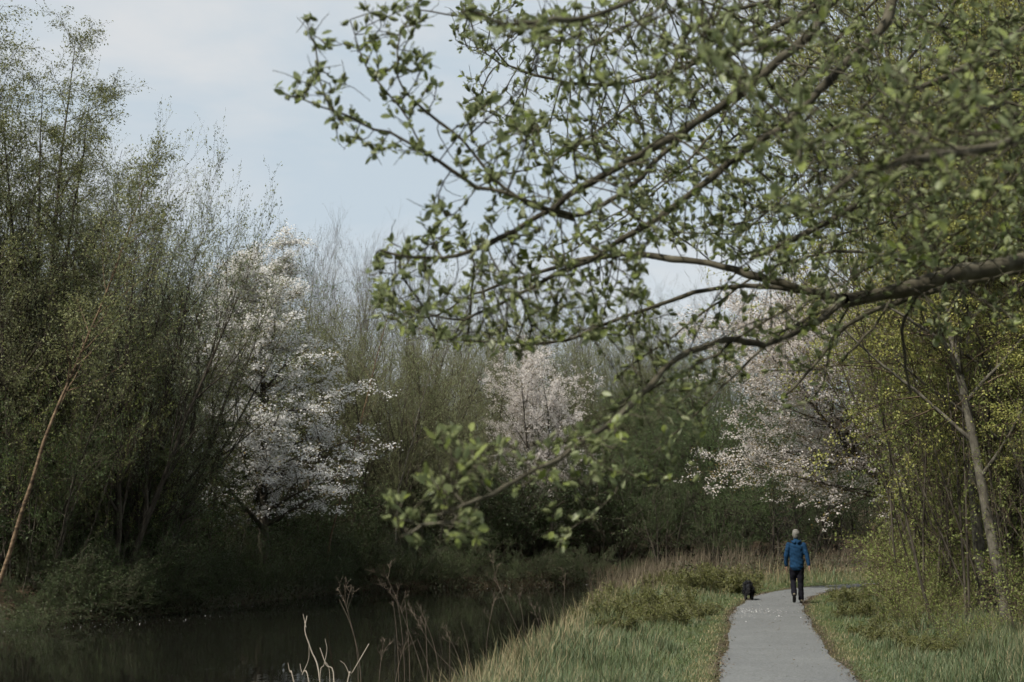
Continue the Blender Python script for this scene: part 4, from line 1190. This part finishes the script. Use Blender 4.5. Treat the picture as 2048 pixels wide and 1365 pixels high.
for poly, d0, d1, cnt in REG:
    poly = np.array(poly, float)
    lo, hi = poly.min(0), poly.max(0)
    c = 0
    while c < cnt:
        p = wr_.uniform(lo, hi, (cnt * 3, 2))
        p = p[in_poly(p, poly)][:cnt - c]
        if len(p):
            att_.append(at(p[:, 0], p[:, 1], wr_.uniform(d0, d1, len(p)))); c += len(p)
att_ = np.concatenate(att_)

# space colonisation from the limbs to those points
par = np.full(n_main, -1)
nd = [*nodes]; parl = [*par]
Nn = nodes.copy()
best = np.full(len(att_), 1e9); bi = np.zeros(len(att_), int)
def upd(new, off):
    global best, bi
    for s in range(0, len(new), 400):
        D = np.linalg.norm(att_[:, None] - new[None, s:s + 400], axis=2)
        j = D.argmin(1); dd = D[np.arange(len(att_)), j]
        m_ = dd < best
        best = np.where(m_, dd, best); bi = np.where(m_, j + s + off, bi)
upd(Nn, 0)
alive = best > 0.06
gone = np.zeros(len(att_), bool)
for it in range(160):
    if not alive.any(): break
    ia = np.where(alive)[0]
    acc = np.zeros((len(Nn), 3)); cnt = np.zeros(len(Nn))
    dv = norm(att_[ia] - Nn[bi[ia]])
    np.add.at(acc, bi[ia], dv); np.add.at(cnt, bi[ia], 1)
    near_ = np.full(len(Nn), 9.0); np.minimum.at(near_, bi[ia], best[ia])
    kc = np.bincount(np.array(parl)[n_main:].astype(int), minlength=len(Nn)) if len(parl) > n_main else np.zeros(len(Nn), int)
    full = kc >= 3
    alive_drop = full[bi[ia]]
    src = np.where((cnt > 0) & ~full)[0]
    if len(src) == 0: break
    inert = np.where(near_[src] < 0.22, 0.12, 0.55)[:, None]
    d = norm(norm(acc[src]) + inert * ndir_[src] + wr_.normal(0, 0.07, (len(src), 3)))
    new = Nn[src] + d * STEP
    off = len(Nn)
    Nn = np.concatenate([Nn, new]); ndir_ = np.concatenate([ndir_, d]); parl.extend(src.tolist())
    upd(new, off)
    dead_ = ia[alive_drop]
    gone[dead_] = True
    alive = (best > 0.075) & ~gone
parA = np.array(parl)
nch = np.zeros(len(Nn), int)
for i in range(n_main, len(Nn)): nch[parA[i]] += 1
# pipe-model radii
load = np.zeros(len(Nn))
for i in range(len(Nn) - 1, n_main - 1, -1):
    if nch[i] == 0: load[i] = 1
    load[parA[i]] += load[i]
rad = 0.0023 * np.maximum(1, load) ** 0.40
heightleft = np.zeros(len(Nn))
for i in range(len(Nn) - 1, n_main - 1, -1):
    heightleft[parA[i]] = max(heightleft[parA[i]], heightleft[i] + 1)
kids = {}
for i in range(n_main, len(Nn)): kids.setdefault(parA[i], []).append(i)
mb = MB(); tips = []
stack = []
for i in list(kids):
    if i < n_main:
        for c in kids[i]: stack.append((i, c))
lights = {}
while stack:
    a, c = stack.pop()
    chain = [a, c]
    while c in kids:
        ks = sorted(kids[c], key=lambda k: -load[k])
        for k2 in ks[1:]: stack.append((c, k2))
        c = ks[0]; chain.append(c)
    P = Nn[chain]
    rr = rad[chain].copy(); rr[0] = min(rr[1], nrad[chain[0]] if chain[0] < n_main else rr[1])
    if len(P) > 2:
        P = P.copy(); P[1:-1] = P[1:-1] * 0.5 + (P[:-2] + P[2:]) * 0.25
    tubes(mb, (P - W0)[None], rr[None], 5 if rr[0] > .005 else 3)
tw = np.where((np.arange(len(Nn)) >= n_main) & (rad < 0.006))[0]
tw = tw[wr_.random(len(tw)) < 0.55]
dd = norm(ndir_[tw] * 0.8 + wr_.normal(0, 0.55, (len(tw), 3)) + np.array([0, 0, 0.25]))
TP = walk(wr_, Nn[tw], dd, wr_.uniform(0.04, 0.13, len(tw)), 4, 0.2, 0.05)
tubes(mb, TP - W0, np.broadcast_to(np.linspace(0.0019, 0.0011, 4), (len(tw), 4)), 3)
o = link('twigs', mb.mesh('twigs', 'bark_willow'), willow, kind='stuff')

# leaves and catkins on the thin outer twigs and the limb tips
thin = np.where((np.arange(len(Nn)) >= n_main) & (heightleft <= 5))[0]
thin = np.concatenate([thin, np.where((np.arange(len(Nn)) < n_main) & (np.concatenate([nrad, np.zeros(len(Nn) - n_main)]) < 0.0055))[0]])
dirn = np.zeros((len(Nn), 3)); dirn[n_main:] = norm(Nn[n_main:] - Nn[parA[n_main:]])
dirn[:n_main] = norm(np.diff(nodes, axis=0, append=nodes[-1:]) + 1e-6)


def frames(k, tilt):
    d = norm(dirn[k] * 0.8 + wr_.normal(0, 0.55, (len(k), 3)) + np.array([0, 0, tilt]))
    nv = norm(np.cross(np.cross(d, norm(wr_.normal(0, 0.6, (len(k), 3)) + np.array([0, 0, 1.0]))), d))
    s = np.cross(d, nv)
    return np.stack([s, d, nv], 2)                # columns x (width), y (length), z (normal)


leafV = np.array([(0, 0, 0), (0.17, 0.22, 0.03), (-0.17, 0.22, 0.03), (0.27, 0.58, 0.05), (-0.27, 0.58, 0.05), (0.14, 0.86, 0.01), (-0.14, 0.86, 0.01), (0, 1, -0.06), (0, 0.5, -0.02)], float)
leafF = np.array([(0, 1, 8), (0, 8, 2), (1, 3, 8), (2, 8, 4), (3, 5, 8), (4, 8, 6), (5, 7, 8), (7, 6, 8)])
ck = []; ckF = []
ns, nr = 5, 4
for i, (t, r) in enumerate([(0, .10), (.30, .22), (.70, .20), (1.0, .03)]):
    for j in range(ns):
        a = (j + 0.5 * (i % 2)) / ns * 2 * math.pi; k = 1 + 0.18 * math.sin(7 * i + 3 * j)
        ck.append((r * k * math.cos(a), t, r * k * math.sin(a)))
for i in range(nr - 1):
    for j in range(ns):
        a, b, c, d = i * ns + j, i * ns + (j + 1) % ns, (i + 1) * ns + (j + 1) % ns, (i + 1) * ns + j
        ckF += [(a, d, c), (a, c, b)]
sp = np.random.default_rng(3)
for _ in range(14):                                 # fluffy anthers sticking out
    t = sp.uniform(0.08, 0.98); a = sp.uniform(0, 6.28); r = 0.17
    b = np.array([r * math.cos(a), t, r * math.sin(a)]); out_ = np.array([math.cos(a), 0.35, math.sin(a)]) * sp.uniform(0.16, 0.26)
    si = np.array([-math.sin(a), 0.3, math.cos(a)]) * 0.045
    n0 = len(ck); ck += [tuple(b - si), tuple(b + si), tuple(b + out_)]; ckF.append((n0, n0 + 1, n0 + 2))
ckV = np.array(ck, float); ckF = np.array(ckF)


def spray(name, tmplV, tmplF, mat, idx, size, tilt, mass_name):
    Mx = frames(idx, tilt)
    pos = Nn[idx] + wr_.normal(0, 0.008, (len(idx), 3))
    px_, py_, dz = project(pos)
    inv = (px_ > -60) & (px_ < 2110) & (py_ > -60) & (py_ < 1420)
    app = np.where(inv, size / dz, 0)
    order = np.argsort(-app)
    big = order[:300]; rest = order[300:]
    me = mesh_np(name, tmplV, [tmplF], mat)
    for k in big:
        o = link(name, me, willow)
        M4 = Matrix([[*(Mx[k][r] * size[k]), (pos[k] - W0)[r]] for r in range(3)] + [[0, 0, 0, 1]])
        o.matrix_basis = M4
    V = np.einsum('nij,vj->nvi', Mx[rest], tmplV) * size[rest][:, None, None] + (pos[rest] - W0)[:, None]
    Ft = (np.arange(len(rest)) * len(tmplV))[:, None, None] + tmplF[None]
    o = link(mass_name, mesh_np(mass_name, V.reshape(-1, 3), [Ft.reshape(-1, 3)], mat), willow, kind='stuff')


li_ = thin[wr_.random(len(thin)) < 0.95]
tipn = thin[heightleft[thin] <= 1]
li_ = np.concatenate([li_[wr_.random(len(li_)) < 0.55], np.repeat(tipn, 4)])
spray('leaf', leafV, leafF, 'l_willow', li_, 0.014 + 0.036 * wr_.random(len(li_)) ** 1.2, 0.25, 'foliage')
ci_ = thin[wr_.random(len(thin)) < 0.8]
spray('catkin', ckV, ckF, 'catkin', ci_, wr_.uniform(0.020, 0.046, len(ci_)), 0.2, 'catkin_mass')
print('willow nodes', len(Nn), 'leaves', len(li_), 'catkins', len(ci_))

# ------------------------------------------------------------------ walker and dog
def loft(mb, pts, rads, sides=14, cap=True):
    """closed tapered tube through pts with elliptical rings (across x, across the other axis)"""
    P = np.array(pts, float)
    Rr = np.array([(r, r) if np.isscalar(r) else r for r in rads], float)
    k = 4
    Ps = smooth_line(P, k) if len(P) > 2 else P[0] + (P[1] - P[0]) * np.linspace(0, 1, 5)[:, None]
    u = np.linspace(0, len(P) - 1, len(Ps))
    Rs = np.stack([np.interp(u, np.arange(len(P)), Rr[:, j]) for j in range(2)], 1)
    T = norm(np.gradient(Ps, axis=0))
    if cap:
        t0, t1 = T[0], T[-1]
        Ps = np.concatenate([[Ps[0] - t0 * Rs[0].mean() * 0.75], [Ps[0] - t0 * Rs[0].mean() * 0.5], Ps, [Ps[-1] + t1 * Rs[-1].mean() * 0.5], [Ps[-1] + t1 * Rs[-1].mean() * 0.75]])
        Rs = np.concatenate([[Rs[0] * 0.35], [Rs[0] * 0.78], Rs, [Rs[-1] * 0.78], [Rs[-1] * 0.35]])
        T = np.concatenate([[t0], [t0], T, [t1], [t1]])
    ref = np.array([1.0, 0, 0])
    A = norm(ref[None] - T * (T @ ref)[:, None]); Bn = np.cross(T, A)
    a = np.arange(sides) / sides * 2 * math.pi
    V = Ps[:, None] + A[:, None] * (np.cos(a)[None] * Rs[:, :1])[..., None] + Bn[:, None] * (np.sin(a)[None] * Rs[:, 1:])[..., None]
    n0 = len(Ps); idx = np.arange(n0 * sides).reshape(n0, sides); rl = np.roll(idx, -1, 1)
    q = np.stack([idx[:-1], rl[:-1], rl[1:], idx[1:]], -1).reshape(-1, 4)
    V = np.concatenate([V.reshape(-1, 3), Ps[:1], Ps[-1:]])
    c0, c1 = n0 * sides, n0 * sides + 1
    t = [(c0, rl[0, j], idx[0, j]) for j in range(sides)] + [(c1, idx[-1, j], rl[-1, j]) for j in range(sides)]
    mb.add(V, q, t)


def fuse(name, mb, mat, voxel, smooth=4, parent=None, noise=0.0):
    """melt overlapping lofts into one continuous skin"""
    o = link(name + '_raw', mb.mesh(name, mat))
    r = o.modifiers.new('r', 'REMESH'); r.mode = 'VOXEL'; r.voxel_size = voxel; r.use_smooth_shade = True
    s = o.modifiers.new('s', 'SMOOTH'); s.factor = 0.5; s.iterations = smooth
    dg = bpy.context.evaluated_depsgraph_get()
    me = bpy.data.meshes.new_from_object(o.evaluated_get(dg))
    me.name = name
    bpy.data.objects.remove(o)
    if noise:
        n = len(me.vertices); co = np.empty(n * 3, np.float32); me.vertices.foreach_get('co', co); co = co.reshape(-1, 3)
        nr = np.empty(n * 3, np.float32); me.vertices.foreach_get('normal', nr); nr = nr.reshape(-1, 3)
        f = np.sin(co[:, 2] * 34 + np.sin(co[:, 0] * 21) * 1.7 + co[:, 1] * 9) * 0.6 + np.sin(co[:, 0] * 47 + co[:, 2] * 13) * 0.4 + np.sin(co[:, 2] * 71 + co[:, 0] * 30) * 0.3
        co = co + nr * (f * noise)[:, None]
        me.vertices.foreach_set('co', co.astype(np.float32).ravel()); me.update()
    me.polygons.foreach_set('use_smooth', np.ones(len(me.polygons), bool))
    if not me.materials: me.materials.append(MAT[mat])
    return link(name, me, parent)


MAT['skin'] = plain_mat('skin', (0.30, 0.17, 0.12), rough=0.55, scale=60, var=0.08, bump=0.05)
MAT['jacket'] = plain_mat('jacket', (0.007, 0.030, 0.068), spec=0.15, rough=0.9, scale=22, var=0.22, bump=0.35, dist=0.01)
MAT['trousers'] = plain_mat('trousers', (0.0055, 0.0055, 0.0085), spec=0.12, rough=0.9, scale=25, var=0.25, bump=0.3, dist=0.01)
MAT['hair'] = plain_mat('hair', (0.13, 0.125, 0.11), rough=0.8, scale=80, var=0.25, bump=0.4)
MAT['shoe'] = plain_mat('shoe', (0.10, 0.085, 0.055), rough=0.7, scale=40, var=0.25)
MAT['sole'] = plain_mat('sole', (0.020, 0.018, 0.016), rough=0.8, scale=40)
MAT['eye'] = plain_mat('eye', (0.03, 0.025, 0.02), rough=0.2, scale=20)
MAT['dog'] = leaf_mat('dog', [(0.006, 0.006, 0.007), (0.014, 0.014, 0.016), (0.009, 0.009, 0.010)], transl=0.0, rough=0.5, spec=0.4)

PX, PY = 7.0, 35.4
RS, RE, RW, RH = (.175, -.01, 1.41), (.25, -.06, 1.15), (.285, -.09, .92), (.295, -.095, .87)
LS, LE, LW, LH = (-.175, -.01, 1.41), (-.245, -.02, 1.14), (-.25, .05, .90), (-.25, .06, .85)
RHIP, RK, RA = (.085, 0, .90), (.085, .02, .49), (.085, -.03, .09)
LHIP, LK, LA = (-.085, 0, .90), (-.09, .05, .51), (-.09, -.235, .205)
mb = MB()
loft(mb, [(0, 0, .90), (0, 0, 1.06), (0, 0, 1.2), (0, -.005, 1.33), (0, -.01, 1.42), (0, -.005, 1.47)], [(.15, .10), (.135, .09), (.145, .095), (.16, .10), (.14, .075), (.07, .06)])
loft(mb, [(0, -.01, 1.44), (0, 0, 1.52), (0, .012, 1.58)], [.058, .054, .056])
loft(mb, [(0, .02, 1.555), (0, .022, 1.60), (0, .015, 1.655), (0, .008, 1.71), (0, .005, 1.735)], [(.05, .062), (.068, .088), (.075, .097), (.066, .085), (.035, .045)])
loft(mb, [(0, .105, 1.655), (0, .125, 1.625)], [.012, .016], 8)                      # nose
loft(mb, [(-.022, .098, 1.585), (.022, .098, 1.585)], [.008, .008], 6)               # lips
for s in (-1, 1):
    loft(mb, [(s * .076, .01, 1.615), (s * .082, .005, 1.665)], [(.010, .018), (.010, .020)], 8)   # ears
for a_, b_, c_ in ((RS, RE, RW), (LS, LE, LW)):
    loft(mb, [a_, b_, c_], [.052, .040, .028])
for a_, b_, c_ in ((RHIP, RK, RA), (LHIP, LK, LA)):
    loft(mb, [a_, b_, c_], [.082, .054, .036])
loft(mb, [RA, (.09, .03, .045), (.095, .12, .03)], [.035, .034, .026])
loft(mb, [LA, (-.09, -.20, .13), (-.09, -.15, .06)], [.035, .034, .026])
for (wx_, wy_, wz_), (hx, hy, hz), s in ((RW, RH, 1), (LW, LH, -1)):
    w_ = np.array([wx_, wy_, wz_]); p_ = np.array([hx, hy, hz])
    d_ = norm(p_ - w_)
    pe = w_ + d_ * 0.09
    loft(mb, [w_, w_ + d_ * 0.045, pe], [(.018, .026), (.017, .038), (.015, .036)], 10)
    for k in range(4):                                                            # four curled fingers
        f0 = pe + np.array([0, (k - 1.5) * 0.019, 0]); ln = (.070, .082, .076, .058)[k]
        f1 = f0 + d_ * ln * 0.5 + np.array([-s * .008, 0, 0]); f2 = f1 + d_ * ln * 0.45 + np.array([-s * .024, 0, 0])
        loft(mb, [f0, f1, f2], [.0088, .0082, .007], 8)
    t0_ = w_ + d_ * 0.035 + np.array([-s * .004, .030, 0])                          # thumb leaves the side of the palm
    loft(mb, [t0_, t0_ + d_ * .03 + np.array([-s * .012, .018, 0]), t0_ + d_ * .062 + np.array([-s * .02, .016, 0])], [.011, .010, .008], 8)
person = fuse('person', mb, 'skin', 0.0075, 2)
person.location = (PX, PY, 0.012); person.rotation_euler = (0, 0, R_(-8))
tag(person, 'grey-haired person in blue jacket and dark trousers walking away along the path', 'person')
mb = MB()
loft(mb, [(0, -.004, .865), (0, 0, .98), (0, 0, 1.12), (0, -.005, 1.28), (0, -.01, 1.38), (0, -.012, 1.44), (0, -.008, 1.50)], [(.178, .128), (.172, .122), (.170, .120), (.188, .122), (.186, .108), (.125, .085), (.082, .082)], 20)
for a_, b_, c_ in ((RS, RE, RW), (LS, LE, LW)):
    loft(mb, [a_, b_, c_], [.074, .058, .046])
loft(mb, [(-.10, -.055, 1.49), (0, -.105, 1.455), (.10, -.055, 1.49)], [(.035, .03), (.05, .045), (.035, .03)], 12)   # folded hood
fuse('jacket', mb, 'jacket', 0.011, 2, person, noise=0.006)
mb = MB()
loft(mb, [(0, 0, .97), (0, 0, .90), (0, -.005, .84)], [(.150, .106), (.160, .115), (.145, .11)], 18)
loft(mb, [RHIP, (.09, .02, .66), RK, (.088, -.01, .25), (RA[0], RA[1], .10)], [.094, .088, .074, .070, .070])
loft(mb, [LHIP, (-.09, .035, .68), LK, (-.09, -.11, .33), (LA[0], LA[1] + .01, .215)], [.094, .088, .074, .070, .068])
fuse('trousers', mb, 'trousers', 0.011, 2, person, noise=0.006)
mb = MB()
loft(mb, [(0, -.014, 1.612), (0, -.008, 1.66), (0, -.002, 1.70), (0, 0, 1.725)], [(.082, .090), (.094, .108), (.092, .106), (.078, .090)], 18)
fuse('hair', mb, 'hair', 0.008, 2, person, noise=0.003)
def shoe(h, m_, t, up, nm='shoe'):
    mbs = MB(); up = np.array(up)
    loft(mbs, [np.array(h) + up * .035, np.array(m_) + up * .04, np.array(t) + up * .022], [(.038, .042), (.044, .042), (.036, .026)], 12)
    so = fuse(nm, mbs, 'shoe', 0.008, 1, person)
    mbs = MB()
    loft(mbs, [np.array(h), np.array(m_), np.array(t)], [(.042, .013), (.048, .013), (.040, .012)], 12)
    fuse('sole', mbs, 'sole', 0.006, 1, so)
shoe((.088, -.07, .013), (.092, .05, .013), (.098, .16, .013), (0, 0, 1))
shoe((-.09, -.295, .195), (-.09, -.235, .10), (-.09, -.165, .025), (0, .85, .53))
for s in (-1, 1):
    mb = MB(); loft(mb, [(s * .03, .098, 1.65), (s * .03, .104, 1.65)], [.010, .007], 8)
    link('eye', mb.mesh('eye', 'eye'), person)

# dog
mb = MB()
loft(mb, [(0, -.22, .25), (0, -.12, .27), (0, .05, .265), (0, .2, .275), (0, .28, .30)], [(.085, .095), (.115, .125), (.11, .12), (.115, .125), (.07, .085)])
loft(mb, [(0, .24, .32), (0, .32, .37), (0, .36, .38)], [.07, .065, .06])
loft(mb, [(0, .33, .40), (0, .40, .395), (0, .48, .36), (0, .52, .35)], [(.07, .075), (.072, .07), (.045, .045), (.03, .03)])
for s in (-1, 1):
    loft(mb, [(s * .06, .35, .45), (s * .085, .36, .40), (s * .09, .37, .34)], [(.012, .02), (.016, .032), (.012, .022)], 8)
    loft(mb, [(s * .07, .20, .24), (s * .07, .185, .13), (s * .07, .20, .03), (s * .07, .225, .022)], [.046, .032, .028, .026], 10)
    loft(mb, [(s * .075, -.14, .24), (s * .078, -.11, .17), (s * .078, -.19, .10), (s * .078, -.175, .03), (s * .078, -.14, .022)], [.062, .046, .028, .026, .026], 10)
loft(mb, [(0, -.24, .33), (0, -.30, .36), (0, -.33, .31), (0, -.325, .24)], [.028, .026, .024, .014], 8)
dog = fuse('dog', mb, 'dog', 0.012, 3)
dog.location = (6.10, 37.2, 0.012); dog.rotation_euler = (0, 0, R_(-6)); dog.scale = (1.02, 1.0, 1.0)
tag(dog, 'small shaggy black dog walking ahead at the left path edge', 'dog')
me = dog.data
nv_ = len(me.vertices); co = np.empty(nv_ * 3, np.float32); me.vertices.foreach_get('co', co); co = co.reshape(-1, 3).astype(float)
no = np.empty(nv_ * 3, np.float32); me.vertices.foreach_get('normal', no); no = no.reshape(-1, 3).astype(float)
rng = np.random.default_rng(9)
k = rng.integers(0, nv_, 5200)
p = co[k]; d = norm(no[k] * 0.55 + rng.normal(0, 0.25, p.shape) + np.array([0, -.25, -0.75]))
L = rng.uniform(.05, .10, len(k)) * np.where(p[:, 2] < .16, .35, 1.0)
s_ = norm(np.cross(d, no[k] + 1e-3)) * 0.006
tip = p + d * L[:, None]; tip[:, 2] = np.maximum(tip[:, 2], 0.01)
V = np.stack([p - s_, p + s_, tip], 1).reshape(-1, 3)
o = link('coat', mesh_np('coat', V, [np.arange(len(k) * 3).reshape(-1, 3)], 'dog'), dog, kind='stuff')
